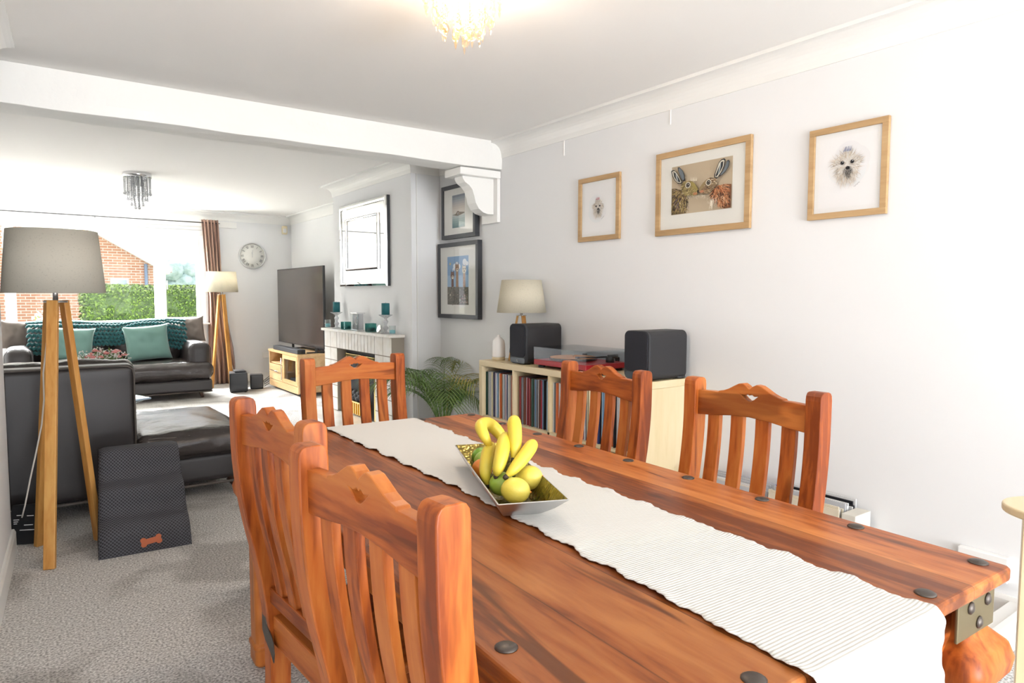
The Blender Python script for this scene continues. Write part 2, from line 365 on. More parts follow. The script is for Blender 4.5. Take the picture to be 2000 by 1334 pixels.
def stripes():
    m = bpy.data.materials.new('brown_striped_curtain'); m.use_nodes = True; nt = m.node_tree; b = nt.nodes['Principled BSDF']; L = nt.links.new
    tc = nn(nt, 'ShaderNodeTexCoord'); mp = nn(nt, 'ShaderNodeMapping'); mp.inputs['Scale'].default_value = (1, 0, .02); L(tc.outputs['Object'], mp.inputs[0])
    n = nn(nt, 'ShaderNodeTexNoise', Scale=26.0, Detail=2.0); L(mp.outputs[0], n.inputs[0])
    r = nn(nt, 'ShaderNodeValToRGB'); e = r.color_ramp.elements; e[0].position = .4; e[0].color = (.20, .095, .06, 1); e[1].position = .6; e[1].color = (.48, .30, .22, 1); L(n.outputs[0], r.inputs[0])
    L(r.outputs[0], b.inputs['Base Color']); b.inputs['Roughness'].default_value = .4; b.inputs['Sheen Weight'].default_value = .3; return m
M['curtain'] = stripes()
def petfab():
    m = bpy.data.materials.new('charcoal_dotted_mesh_fabric'); m.use_nodes = True; nt = m.node_tree; b = nt.nodes['Principled BSDF']; L = nt.links.new
    uv = nn(nt, 'ShaderNodeUVMap'); v = nn(nt, 'ShaderNodeTexVoronoi', Scale=1.0); v.inputs['Randomness'].default_value = 0
    mp = nn(nt, 'ShaderNodeMapping'); mp.inputs['Rotation'].default_value = (0, 0, R(45)); mp.inputs['Scale'].default_value = (85, 85, 1); L(uv.outputs[0], mp.inputs[0]); L(mp.outputs[0], v.inputs[0])
    r = nn(nt, 'ShaderNodeValToRGB'); e = r.color_ramp.elements; e[0].position = .2; e[0].color = (.014, .014, .018, 1); e[1].position = .55; e[1].color = (.10, .10, .115, 1); L(v.outputs[0], r.inputs[0]); L(r.outputs[0], b.inputs['Base Color'])
    b.inputs['Roughness'].default_value = .8; bp = nn(nt, 'ShaderNodeBump', Strength=.8, Distance=.003); L(v.outputs[0], bp.inputs['Height']); L(bp.outputs[0], b.inputs['Normal']); return m
M['pet'] = petfab()
def hammered():
    m = mat('hammered_antique_gold_metal', (.20, .16, .045), .25, .95); nt = m.node_tree; b = nt.nodes['Principled BSDF']; L = nt.links.new
    tc = nn(nt, 'ShaderNodeTexCoord'); v = nn(nt, 'ShaderNodeTexVoronoi', Scale=95.0); L(tc.outputs['Object'], v.inputs[0])
    bp = nn(nt, 'ShaderNodeBump', Strength=.7, Distance=.003); L(v.outputs[0], bp.inputs['Height']); L(bp.outputs[0], b.inputs['Normal']); return m
M['hammer'] = hammered()
flat = {}
def colour(c, rough=.8):
    k = tuple(round(x, 3) for x in c)
    if k not in flat: flat[k] = mat('ink_%d' % len(flat), k, rough)
    return flat[k]
def hx(h):
    v = [int(h[i:i + 2], 16) / 255 for i in (0, 2, 4)]
    return tuple((x / 12.92 if x <= .04045 else ((x + .055) / 1.055) ** 2.4) for x in v)

# ------------------------------------------------------------------ the room
XR, ZC = 2.97, 2.40
XC, YC0, YC1 = 2.69, 5.20, 6.99            # chimney breast
XA, YF, XL = 3.235, 10.10, -1.9            # far alcove wall, window wall, left wall of the far room
YB = -4.6
def lwx(y): return -.285 + .0475 * y       # face of the left wall of the near room
f_ = MB(); f_.span((XL - .1, YB - .1, -.1), (XA + .2, YF + .2, 0)); struct(f_.build('floor', M['carpet']))
c_ = MB(); c_.span((XL - .1, YB - .1, ZC), (XA + .2, YF + .2, ZC + .1)); struct(c_.build('ceiling', M['ceil']))
w = MB(); w.span((XR, YB - .1, 0), (XA + .2, YC0, ZC)); struct(w.build('wall_right', M['wall']))
w = MB(); w.span((XC, YC0, 0), (XA + .2, YC1, ZC)); struct(w.build('wall_chimney', M['wall'], bevel=.004))
w = MB(); w.span((XA, YC1, 0), (XA + .2, YF, ZC)); struct(w.build('wall_alcove', M['wall']))
w = MB()                                   # window wall with an opening
WX0, WX1, WZ0, WZ1 = -1.55, 2.03, .86, 2.14
w.span((XL - .1, YF, 0), (XA + .2, YF + .22, WZ0)); w.span((XL - .1, YF, WZ1), (XA + .2, YF + .22, ZC))
w.span((XL - .1, YF, WZ0), (WX0, YF + .22, WZ1)); w.span((WX1, YF, WZ0), (XA + .2, YF + .22, WZ1)); struct(w.build('wall_far', M['wall']))
w = MB()
yl = 3.96
w.prism([(lwx(YB) - .0, YB), (lwx(yl), yl), (lwx(yl) - .1, yl), (lwx(YB) - .1, YB)], lambda x, y, t: (x, y, t), 0, ZC)
w.span((XL - .1, yl - .1, 0), (lwx(yl) - .05, yl, ZC)); w.span((XL - .1, yl, 0), (XL, YF + .1, ZC)); struct(w.build('wall_left', M['wall']))
w = MB()                                   # wall behind the camera, with patio doors
w.span((-.5, YB - .1, 0), (.2, YB, ZC)); w.span((2.8, YB - .1, 0), (XR, YB, ZC)); w.span((.2, YB - .1, 2.25), (2.8, YB, ZC)); struct(w.build('wall_back', M['wall']))
d = MB()
for x in (.24, 1.5, 2.76): d.span((x - .04, YB - .08, .08), (x + .04, YB - .02, 2.17))
d.span((.2, YB - .08, 2.17), (2.8, YB - .02, 2.25)); d.span((.2, YB - .08, 0), (2.8, YB - .02, .08)); do = struct(d.build('door_1', M['upvc']))
d = MB(); d.span((.28, YB - .055, .08), (2.72, YB - .045, 2.17)); d.build('pane', M['glass'], do)

def sweep(name, path, prof, m):            # prof: (distance into the room, z); the room is on the left of the path
    mb = MB(); pts = [Vector((*p, 0)) for p in path]; n = len(pts); rings = []
    for i, p in enumerate(pts):
        ds = []
        if i > 0: ds.append((pts[i] - pts[i - 1]).normalized())
        if i < n - 1: ds.append((pts[i + 1] - pts[i]).normalized())
        ns = [Vector((-q.y, q.x, 0)) for q in ds]
        if len(ns) == 2: b = (ns[0] + ns[1]).normalized(); b = b / max(.2, b.dot(ns[0]))
        else: b = ns[0]
        rings.append(mb._v([p + b * q + Vector((0, 0, z)) for q, z in prof]))
    mb._loft(rings, True, False); return struct(mb.build(name, m))
cove = [(-.003, ZC + .001), (-.003, ZC - .12), (.006, ZC - .12), (.008, ZC - .108)] + [(.088 - .08 * math.cos(a), ZC - .108 + .09 * math.sin(a)) for a in [PI / 2 * i / 7 for i in range(1, 8)]] + [(.10, ZC - .018), (.10, ZC + .001)]
skirt = [(-.003, 0), (-.003, .115), (.009, .115), (.016, .10), (.016, 0)]
sweep('trim_1', [(XR, YB), (XR, 4.30)], cove, M['trim'])
sweep('trim_2', [(XR, 4.45), (XR, YC0), (XC, YC0), (XC, YC1), (XA, YC1), (XA, YF), (XL, YF), (XL, yl)], cove, M['trim'])
sweep('trim_3', [(lwx(yl), yl), (lwx(YB), YB)], cove, M['trim'])
sweep('baseboard_right', [(XR, YB), (XR, YC0), (XC + .0, YC0)], skirt, M['trim'])
sweep('baseboard_alcove', [(XA, YC1), (XA, YF), (XL, YF), (XL, yl)], skirt, M['trim'])
sweep('baseboard_left', [(lwx(yl + .02) + .0, yl + .02), (lwx(YB), YB)], skirt, M['trim'])
# narrow box section down the chimney side seen as a fine vertical line
b = MB(); b.span((XC + .045, YC0 - .012, .0), (XC + .053, YC0 + .01, 2.28)); struct(b.build('trim_4', M['trim']))
b = MB(); b.span((XR - .004, 3.52, 2.18), (XR + .01, 3.526, 2.285)); b.span((XR - .004, 2.60, 2.20), (XR + .01, 2.606, 2.285)); struct(b.build('trim_5', M['ceil']))

# ceiling beam with hand-cut underside, and its corbel
mb = MB(); N = 90; prof_n = 5; rings = []
for i in range(N + 1):
    x = -.6 + (XR + .6) * i / N; ws = [noise.noise(Vector((x * 3.1, k * 5.7, 1))) for k in range(6)]
    rings.append(mb._v([(x, 4.25, ZC), (x, 4.25 + .004 * ws[0], 2.25), (x, 4.252 + .006 * ws[1], 2.196 + .006 * ws[2]), (x, 4.33, 2.188 + .006 * ws[3]), (x, 4.42, 2.19 + .009 * ws[4]), (x, 4.505 + .005 * ws[1], 2.197 + .007 * ws[5]), (x, 4.505, ZC)]))
mb._loft(rings, True, False); struct(mb.build('trim_6', M['beamw'], bevel=.003))
cb_ = thing('corbel', 'white painted wooden corbel bracket under the end of the ceiling beam', 'bracket', (XR, 4.38, 1.80))
mb = MB(); mb.span((-.03, -.11, 0), (-.0015, .11, .33)); mb.build('back_plate', M['trim'], cb_, bevel=.004)
mb = MB(); mb.span((-.36, -.115, .33), (-.0015, .115, .385)); mb.build('cap', M['trim'], cb_, bevel=.005)
cp = [(-.03, .33), (-.31, .33), (-.305, .31), (-.285, .285), (-.25, .265), (-.222, .235), (-.205, .19), (-.192, .14), (-.165, .098), (-.125, .072), (-.085, .062), (-.03, .062)]
mb = MB(); mb.prism(cp, lambda x, z, t: (x, t, z), -.06, .06); mb.build('scroll', M['trim'], cb_, bevel=.003)

# window
wo = MB()
fy0, fy1 = YF + .03, YF + .10
def fr(x0, x1, z0, z1): wo.span((x0, fy0, z0), (x1, fy1, z1))
fr(WX0, WX1, WZ0, WZ0 + .05); fr(WX0, WX1, WZ1 - .07, WZ1); fr(WX0, WX0 + .06, WZ0 + .05, WZ1 - .07); fr(WX1 - .06, WX1, WZ0 + .05, WZ1 - .07)
fr(-.20, -.09, WZ0 + .05, WZ1 - .07); fr(1.41, 1.51, WZ0 + .05, WZ1 - .07)
wo.span((1.51, fy0 - .01, WZ0 + .05), (1.545, fy1, WZ1 - .07)); wo.span((WX1 - .10, fy0 - .01, WZ0 + .05), (WX1 - .06, fy1, WZ1 - .07)); wo.span((1.545, fy0 - .01, WZ1 - .12), (WX1 - .10, fy1, WZ1 - .07)); wo.span((1.545, fy0 - .01, WZ0 + .05), (WX1 - .10, fy1, WZ0 + .08))
win = struct(wo.build('window_1', M['upvc'], bevel=.004))
for x0, x1 in ((WX0 + .06, -.20), (-.09, 1.41), (1.545, WX1 - .10)):
    g = MB(); g.span((x0, YF + .06, WZ0 + .05), (x1, YF + .066, WZ1 - .07)); g.build('pane', M['glass'], win)
g = MB(); g.span((1.552, fy0 - .03, 1.32), (1.562, fy0 - .012, 1.44)); g.build('handle', M['white'], win)
g = MB(); g.span((WX0 - .03, YF - .10, WZ0 - .02), (WX1 + .03, YF + .03, WZ0 + .002)); g.build('sill', M['trim'], win, bevel=.004)
b = MB(); b.span((-1.6, YF - .03, 2.185), (2.46, YF + .001, 2.265)); struct(b.build('trim_7', M['trim'], bevel=.003))
# low white boxing that runs out from the right wall beside the table
b = MB(); b.span((2.30, .82, 0), (XR, .845, .115)); b.span((2.30, .845, 0), (XR, .90, .10)); struct(b.build('trim_8', M['trim'], bevel=.003))
b = MB(); b.span((XR - .03, .905, .165), (XR + .001, 1.075, .262)); tag(b.build('wall_socket', M['white'], bevel=.004), 'white double wall socket low on the right wall behind the table corner', 'socket')

# ------------------------------------------------------------------ dining table
TC, TR = (.975, 1.390), R(-1.95)
tb = thing('dining_table', 'long sheesham wood dining table with iron studs round its plank top', 'table', (*TC, 0), TR)
mb = MB(); mb.prism(rrect(.94, 1.895, .012, 3), lambda x, y, t: (x, y, t), .733, .76); mb.build('tabletop', M['shtop'], tb, bevel=.007, seg=3)
def stud(x, y, z, n=None):
    mb = MB()
    pr = [(0.0165, 0), (.0165, .0015), (.013, .0038), (.007, .0052), (.001, .0056)]
    if n is None: mb.lathe(pr, (x, y, z), 16)
    else:
        mb.lathe(pr, (0, 0, 0), 16); bmesh.ops.transform(mb.bm, matrix=Matrix.Translation((x, y, z)) @ Matrix.Rotation(R(90), 4, 'X'), verts=mb.bm.verts)
    return mb
for k in range(9):
    y = -.905 + k * 1.81 / 8
    for x in (-.437, .437): stud(x, y, .7598).build('stud', M['iron'], tb)
for x in (-.22, .22):
    for y in (-.915, .915): stud(x, y, .7598).build('stud', M['iron'], tb)
for s in (-1, 1):
    mb = MB(); mb.span((s * .40 - .012, -.87, .62), (s * .40 + .012, .87, .733)); mb.build('apron', M['shy'], tb, bevel=.003)
    mb = MB(); mb.span((-.38, s * .895 - .012, .62), (.38, s * .895 + .012, .733)); mb.build('apron', M['shx'], tb, bevel=.003)
for sx in (-1, 1):
    for sy in (-1, 1):
        cx, cy = sx * .385, sy * .88
        mb = MB(); prof = [(.036, 0), (.046, .012), (.046, .06), (.05, .066), (.05, .076), (.043, .084), (.043, .50), (.046, .535), (.052, .553), (.070, .562), (.082, .582), (.086, .606), (.078, .630), (.060, .645), (.052, .652), (.048, .664), (.048, .733)]
        rings = [mb._v([(cx + r * a, cy + r * b, z) for a, b in rrect(2, 2, .35, 5)]) for r, z in prof]; mb._loft(rings, True, True)
        lg = mb.build('leg', M['shz'], tb, bevel=.002)
        mb = MB(); mb.span((cx - sx * .09, cy + sy * .0485, .660), (cx + sx * .050, cy + sy * .054, .731)); mb.span((cx + sx * .0485, cy - sy * .09, .660), (cx + sx * .054, cy + sy * .050, .731)); br = mb.build('iron_bracket', M['oldiron'], tb, bevel=.002)
        if sy < 0:
            for dx, z in ((-.065, .712), (0.0, .712), (-.03, .678)): 
                mb = MB(); mb.lathe([(.011, 0), (.011, .002), (.006, .005), (.001, .006)], n=14); bmesh.ops.transform(mb.bm, matrix=Matrix.Translation((cx + sx * dx + sx*.02, cy - .054, z)) @ Matrix.Rotation(R(90), 4, 'X'), verts=mb.bm.verts); mb.build('rivet', M['iron'], br)

# runner: lies along the top and hangs over both ends
def lerp(a, b, t): return a + (b - a) * t
RL = 2.42; N = 300; NX = 26
def runner_pt(u, v):
    s = -RL / 2 + RL * v                                 # along the cloth
    lim = .9495
    if abs(s) < lim: y, z = s, .7622
    else:
        o = abs(s) - lim; rr = .014; a = min(o / rr, PI / 2)
        y = math.copysign(lim + rr * math.sin(a), s); z = .7622 - rr * (1 - math.cos(a)) - max(0, o - rr * PI / 2)
        y += math.copysign(.012 * max(0, o - .02), s)
    t = (min(max(s, -lim), lim) + lim) / (2 * lim)
    xl = lerp(lerp(-.159, -.120, min(1, t * 2)), lerp(-.120, -.148, max(0, t * 2 - 1)), 1 if t > .5 else 0) if False else (lerp(-.159, -.122, t * 2) if t < .5 else lerp(-.122, -.150, t * 2 - 1))
    xr = lerp(.168, .176, t * 2) if t < .5 else lerp(.176, .207, t * 2 - 1)
    e = .005 * noise.noise(Vector((s * 9, 3.1, 0))) + .004 * math.sin(s * 55 + 3 * noise.noise(Vector((s * 3, 0, 0)))) + .0015 * math.sin(s * 260)
    xl += e; xr += .005 * noise.noise(Vector((s * 8, 9.1, 0))) + .0045 * math.sin(s * 50 + 4 * noise.noise(Vector((s * 3, 5, 0)))) + .0015 * math.sin(s * 250)
    x = lerp(xl, xr, u)
    ed = min(u, 1 - u)
    lift = .0016 + .0022 * max(0, noise.noise(Vector((x * 7, s * 7, 0)))) + (.004 * max(0, 1 - ed / .05) * max(0, math.sin(s * 52)))
    rib = 0
    h = lift + rib
    if abs(s) < lim + .01: return Vector((x, y, z + h))
    return Vector((x, y + math.copysign(h, s), z))
rn = MB(); rn.sheet(NX, 740, runner_pt)
tag(rn.build('table_runner', M['runner'], loc=(*TC, 0), rotz=TR, solid=.0016), 'long cream ribbed cotton runner with wavy edges lying down the dining table', 'table runner')

# ------------------------------------------------------------------ dining chairs
ZY = [(0, .214), (.25, .198), (.38, .197), (.456, .202), (.595, .224), (.70, .25), (.84, .268), (.99, .270)]
def cy_(z):
    for (z0, y0), (z1, y1) in zip(ZY, ZY[1:]):
        if z <= z1:
            t = (z - z0) / (z1 - z0); return lerp(y0, y1, t * t * (3 - 2 * t) if False else t)
    return .27
def smooth_y(z): return sum(cy_(z + d) for d in (-.05, -.025, 0, .025, .05)) / 5
def curved(mb, x, w, z0, z1, d, n=10, top=False, dy=0):
    rings = []; zs = [z0 + (z1 - z0) * i / n for i in range(n + 1)]
    if top: zs = zs[:-1] + [z1 - .022, z1 - .010, z1 - .003, z1]
    for i, z in enumerate(zs):
        k = 1
        if top and z > z1 - .021: k = {0: 1, 1: .93, 2: .74, 3: .42}[i - n]
        y = smooth_y(max(.05, z)) + dy
        rings.append(mb._v([(x - w / 2, y - d * k / 2, z), (x + w / 2, y - d * k / 2, z), (x + w / 2, y + d * k / 2, z), (x - w / 2, y + d * k / 2, z)]))
    mb._loft(rings, True, False); return mb
def rail_mesh():
    half = [(0, .980), (.010, .988), (.022, .994), (.036, .992), (.052, .984), (.070, .974), (.088, .967), (.104, .964), (.106, .960), (.13, .960), (.182, .957)]
    top = [(-x, z) for x, z in half[::-1]] + half[1:]
    bot = [(.182, .884), (.12, .889), (.06, .897), (0, .900), (-.06, .897), (-.12, .889), (-.182, .884)]
    outer = top + bot
    hole = [(-.028, .962), (-.016, .960), (-.006, .966), (0, .961), (.006, .966), (.016, .960), (.028, .962), (.016, .952), (.006, .946), (-.006, .946), (-.016, .952)]
    bm = bmesh.new(); es = []
    for lp in (outer, hole):
        v = [bm.verts.new((x, smooth_y(z) - .012, z)) for x, z in lp]; es += [bm.edges.new((v[i], v[(i + 1) % len(v)])) for i in range(len(v))]
    bmesh.ops.triangle_fill(bm, use_beauty=True, use_dissolve=False, edges=es)
    r = bmesh.ops.extrude_face_region(bm, geom=bm.faces[:]); bmesh.ops.translate(bm, vec=(0, .024, 0), verts=[g for g in r['geom'] if isinstance(g, bmesh.types.BMVert)])
    mb = MB(); mb.bm = bm; return mb
def make_chair():
    t = thing('dining_chair', '', 'chair')
    for s in (-1, 1):
        p = curved(MB(), s * .20, .044, 0, .995, .052, 26, True).build('back_post', M['shz'], t, bevel=.007, seg=3)
        mb = MB(); mb.bar((s * .205, -.19, .41), (s * .205, -.19, 0), .045, .045, (0, 1, 0), .036, .036); mb.build('front_leg', M['shz'], t, bevel=.004)
        mb = MB(); mb.span((s * .205 - .012, -.17, .36), (s * .205 + .012, .18, .42)); mb.build('seat_rail', M['shy'], t, bevel=.003)
        mb = MB(); mb.span((s * .205 - .010, -.17, .14), (s * .205 + .010, .19, .17)); mb.build('side_stretcher', M['shy'], t, bevel=.003)
        mb = MB(); mb.prism([(s * .224, .44), (s * .224, .395), (s * .205, .375), (s * .17, .355), (s * .15, .335), (s * .145, .36), (s * .15, .385), (s * .165, .40), (s * .19, .415), (s * .20, .44)], lambda x, z, q: (x, q, z), .2245, .2275); mb.build('iron_bracket', M['iron'], t, bevel=.001)
    rail_mesh().build('top_rail', M['shx'], t, bevel=.003)
    for x in (-.122, -.041, .041, .122): curved(MB(), x, .042, .50, .905, .016, 14).build('slat', M['shz'], t, bevel=.002)
    mb = MB(); mb.box((0, smooth_y(.50), .497), (.36, .026, .04)); mb.build('lower_rail', M['shx'], t, bevel=.003)
    mb = MB(); mb.box((0, .200, .405), (.36, .030, .075)); mb.build('seat_frame', M['shx'], t, bevel=.004)
    mb = MB(); mb.box((0, -.19, .385), (.37, .022, .06)); mb.build('front_rail', M['shx'], t, bevel=.004)
    mb = MB(); mb.span((-.23, -.225, .42), (.23, .17, .446)); mb.build('seat', M['shy'], t, bevel=.008, seg=3)
    mb = MB(); mb.span((-.2, -.01, .145), (.2, .01, .165)); mb.build('stretcher', M['shx'], t, bevel=.003)
    return t
chair = make_chair()
spots = [  # top of back (x, y), facing
    ((1.082, 2.602), R(4), 'sheesham slat-back dining chair at the far end of the table, in front of the fireplace'),
    ((1.658, 1.742), R(-94), 'sheesham slat-back dining chair beside the record shelf on the far right of the table'),
    ((1.650, 1.132), R(-91), 'sheesham slat-back dining chair nearest the wall corner, on the near right of the table'),
    ((.429, 1.489), R(94), 'sheesham slat-back dining chair on the left of the table, the farther one'),
    ((.385, .893), R(94), 'closest dining chair, its worn sheesham back large in the left foreground')]
for i, ((x, y), a, lab) in enumerate(spots):
    c = chair if i == 0 else copy_tree(chair)
    # local back top is at (0,.27)
    c.location = (x + .27 * math.sin(a), y - .27 * math.cos(a), 0); c.rotation_euler = (0, 0, a)
    tag(c, lab, 'chair', 'sheesham dining chairs')

# ------------------------------------------------------------------ fruit bowl
BC, BR = (.927, 1.321), R(-22)
bw = thing('fruit_tray', 'long hammered metal tray with flared sides holding fruit on the runner', 'bowl', (*BC, .7655), BR)
mb = MB()
def ring(w, l, z): return mb._v([(x, y, z) for x, y in ((w / 2, l / 2), (-w / 2, l / 2), (-w / 2, -l / 2), (w / 2, -l / 2))])
mb.m(0); o0, o1, o2 = ring(.085, .37, .0), ring(.118, .47, .026), ring(.152, .560, .056)
mb.face(o0); mb._loft([o0, o1, o2], False, False)
i2 = ring(.146, .553, .0575); mb._loft([o2, i2], False, False)
mb.m(1); i1, i0 = ring(.112, .462, .029), ring(.08, .36, .004); mb._loft([i2, i1, i0], False, False); mb.face(i0)
mb.build('tray', [M['steel'], M['hammer']], bw, bevel=.0015)
def banana(pts, r, name_label):
    # bezier-ish smooth path through the points
    P = [Vector(p) for p in pts]; out = []
    ext = [P[0] * 2 - P[1]] + P + [P[-1] * 2 - P[-2]]
    for i in range(1, len(ext) - 2):
        for k in range(7):
            t = k / 7; a, b, c, d = ext[i - 1:i + 3]
            out.append(.5 * ((2 * b) + (c - a) * t + (2 * a - 5 * b + 4 * c - d) * t * t + (3 * b - a - 3 * c + d) * t ** 3))
    out.append(P[-1]); n = len(out)
    rr = []
    for i in range(n):
        u = i / (n - 1); rr.append(r * (lerp(.55, 1, math.sin(min(1, u / .35) * PI / 2)) if u < .35 else 1 - .70 * ((u - .35) / .65) ** 2.6))
    base = out[0]; loc = out[n // 2]
    o = [p - loc for p in out]
    e = MB().tube(o, rr, 6).build('banana', M['yellow'], loc=loc)
    k = e.modifiers.new('sub', 'SUBSURF'); k.levels = 1; k.render_levels = 2
    d = (o[-1] - o[-2]).normalized(); MB().tube([o[-1] - d * .003, o[-1] + d * .004, o[-1] + d * .008], [.0062, .0066, .004], 8).build('tip', M['bantip'], e)
    tag(e, name_label, 'banana', 'bananas on the fruit tray')
banana([(.972, 1.375, .862), (.962, 1.388, .892), (.935, 1.395, .918), (.893, 1.368, .922), (.884, 1.335, .900), (.902, 1.332, .868)], .0195, 'banana curling over at the top left of the bunch')
banana([(.962, 1.322, .938), (.948, 1.305, .935), (.938, 1.288, .915), (.925, 1.268, .885), (.912, 1.258, .858)], .0205, 'banana standing up highest in the middle of the bunch, above the others')
banana([(.912, 1.345, .878), (.892, 1.332, .868), (.872, 1.312, .848), (.862, 1.302, .822), (.868, 1.300, .795)], .0195, 'leftmost low banana hanging down over the tray edge')
banana([(.930, 1.315, .905), (.908, 1.292, .893), (.884, 1.266, .872), (.868, 1.256, .845), (.866, 1.262, .826)], .0205, 'middle banana lying over the green apple')
banana([(.968, 1.255, .893), (.955, 1.246, .886), (.925, 1.236, .866), (.893, 1.228, .846), (.872, 1.230, .830)], .0195, 'rightmost banana pointing down at the lemons')
banana([(.962, 1.345, .862), (.940, 1.335, .868), (.915, 1.318, .860), (.897, 1.305, .842)], .0170, 'short banana mostly hidden beneath the bunch')
def fruit(name, mt, loc, r, sq, label, cat, ez=0, ex=0, group=None, nub=True):
    mb = MB(); Mx = Matrix.Rotation(ez, 3, 'Z') @ Matrix.Rotation(ex, 3, 'X'); mb.ball((0, 0, 0), r, 24, sq, Mx)
    o = mb.build(name, mt, loc=loc)
    if nub:
        p = Mx @ Vector((0, 0, r * sq[2])); mb = MB(); mb.ball(p, .0035, 10, (1, 1, .7)); mb.build('stem_scar', M['orange'] if name == 'lemon' else M['bantip'], o)
    return tag(o, label, cat, group)
fruit('lemon', M['lemon'], (.876, 1.200, .8045), .029, (1, 1, 1.15), 'round yellow lemon at the front of the fruit tray', 'lemon', R(60), R(98), 'lemons on the tray')
fruit('lemon', M['lemon'], (.942, 1.237, .815), .0285, (1, 1, 1.14), 'yellow lemon behind the front one, on the right of the tray', 'lemon', R(40), R(80), 'lemons on the tray')
fruit('green_apple', M['green'], (.886, 1.268, .802), .029, (1.05, 1.05, .95), 'green apple under the middle banana beside the front lemon', 'apple', 0, R(-15))
fruit('lime', M['lime'], (1.003, 1.532, .798), .026, (1, 1, 1.1), 'green lime farthest along the fruit tray', 'lime', R(40), R(80), 'limes on the tray')
fruit('lime', M['green'], (.966, 1.462, .806), .027, (1, 1, 1.1), 'green lime against the bananas, next to the orange', 'lime', R(10), R(70), 'limes on the tray')
fruit('orange', M['orange'], (.922, 1.408, .802), .026, (1, 1, 1), 'small orange half hidden behind the leftmost banana', 'orange', 0, 0)

# ------------------------------------------------------------------ cube shelf with records
SX0, SX1, SY0, SY1, SZ = 2.58, XR - .017, 2.42, 3.975, .790
sh = thing('cube_shelf', 'pale birch cube shelf unit full of records along the right wall', 'shelf', ((SX0 + SX1) / 2, (SY0 + SY1) / 2, 0))
ox, oy = sh.location.x, sh.location.y
def sp(x0, y0, z0, x1, y1, z1): return MB().span((x0 - ox, y0 - oy, z0), (x1 - ox, y1 - oy, z1))
sp(SX0, SY0, SZ - .04, SX1, SY1, SZ).build('top_board', M['birch'], sh, bevel=.003)
sp(SX0, SY0, 0, SX1, SY1, .04).build('bottom_board', M['birch'], sh, bevel=.003)
sp(SX0, SY0, .04, SX1, SY0 + .04, SZ - .04).build('side_panel', M['birchz'], sh, bevel=.002)
sp(SX0, SY1 - .04, .04, SX1, SY1, SZ - .04).build('side_panel', M['birchz'], sh, bevel=.002)
sp(SX0 + .004, SY0 + .04, .386, SX1, SY1 - .04, .402).build('shelf_board', M['birch'], sh)
sp(SX1 - .006, SY0 + .04, .04, SX1, SY1 - .04, SZ - .04).build('back_panel', M['birch'], sh)
cell = (SY1 - SY0 - .08 - 3 * .018) / 4; cells = []
for k in range(4):
    y1 = SY1 - .04 - k * (cell + .018); cells.append((y1 - cell, y1))
    if k < 3: sp(SX0 + .004, y1 - cell - .018, .04, SX1, y1 - cell, SZ - .04).build('divider', M['birchz'], sh)
pal = [('white', 'd9d8d6'), ('pale grey', 'b4b6bc'), ('black', '1c1d22'), ('dark blue', '22305c'), ('grey', '80838c'), ('cream', 'd2c6a6'), ('brown', '6b3f30'), ('orange', 'c96a3a'), ('red', '9c2530'), ('light blue', '7ea3c4'), ('olive', '6c6a3c'), ('pink', 'c48a96'), ('dark green', '2c4a3e'), ('silver', 'c6c9d0')]
wts = [9, 8, 9, 6, 7, 5, 4, 3, 3, 4, 2, 2, 2, 7]
recm = {}
base_rec = {}; recs = []
where = ['leftmost', 'second', 'third', 'rightmost']
for ci, (y0, y1) in enumerate(cells):
    y = y1 - .004; rg = random.Random(40 + ci)
    while y > y0 + .012:
        th = rg.uniform(.004, .0105)
        i = rg.choices(range(len(pal)), wts)[0]; nm, hxc = pal[i]
        if i not in base_rec:
            mb = MB(); mb.box((0, 0, .155), (.31, 1, .31)); o = mb.build('record_sleeve', colour(hx(hxc), .4)); base_rec[i] = o
        else: o = base_rec[i].copy(); COL.objects.link(o)
        o.scale = (1, th * .86, 1 + rg.uniform(-.012, .004)); o.location = (SX0 + .022 + rg.uniform(0, .022) + .155, y - th / 2, .4025); o.rotation_euler = (rg.uniform(-.004, .004), 0, 0)
        o['group'] = 'records in the %s cube' % where[ci]; recs.append((o, nm, '%s cube of the shelf' % where[ci]))
        y -= th
ordn = ['first', 'second', 'third', 'fourth', 'fifth', 'sixth', 'seventh', 'eighth', 'ninth', 'tenth', 'eleventh', 'twelfth', 'thirteenth']
def number_records(recs, side, what):
    for key in sorted({(n_, w_) for _, n_, w_ in recs}):
        same = [o for o, n_, w_ in recs if (n_, w_) == key]
        for i, o in enumerate(same):
            if len(same) == 1: tag(o, 'only %s %s in the %s' % (key[0], what, key[1]), 'record', o['group'])
            else: tag(o, '%s %s %s from the %s, %s' % (ordn[i], key[0], what, side, key[1]), 'record', o['group'])
number_records(recs, 'left', 'record spine')
recs = []
# records standing on the floor along the wall
rg = random.Random(5)
fl = [('white', 'd8d8d8'), ('pale grey', 'b9bbc0'), ('black', '202024'), ('dark red', '5e2430'), ('blue', '2b3f9c'), ('cream', 'd8ceb8')]
for (y0, y1, n, hmax) in ((1.86, 2.20, 10, .335), (1.49, 1.83, 13, .345)):
    for k in range(n):
        i = rg.choices(range(6), [8, 8, 3, 1, 1, 3])[0]
        x = 2.815 + k * .0115; h = hmax - rg.uniform(0, .03)
        mb = MB(); mb.box((0, 0, h / 2), (.007, y1 - y0, h)); o = mb.build('record_sleeve', colour(hx(fl[i][1]), .3), loc=(x, (y0 + y1) / 2 + rg.uniform(-.01, .01), 0))
        o['group'] = 'floor records, %s row' % ('far' if y0 > 1.8 else 'near'); recs.append((o, fl[i][0], '%s floor row by the wall' % ('far' if y0 > 1.8 else 'near')))
number_records(recs, 'table side', 'record sleeve')
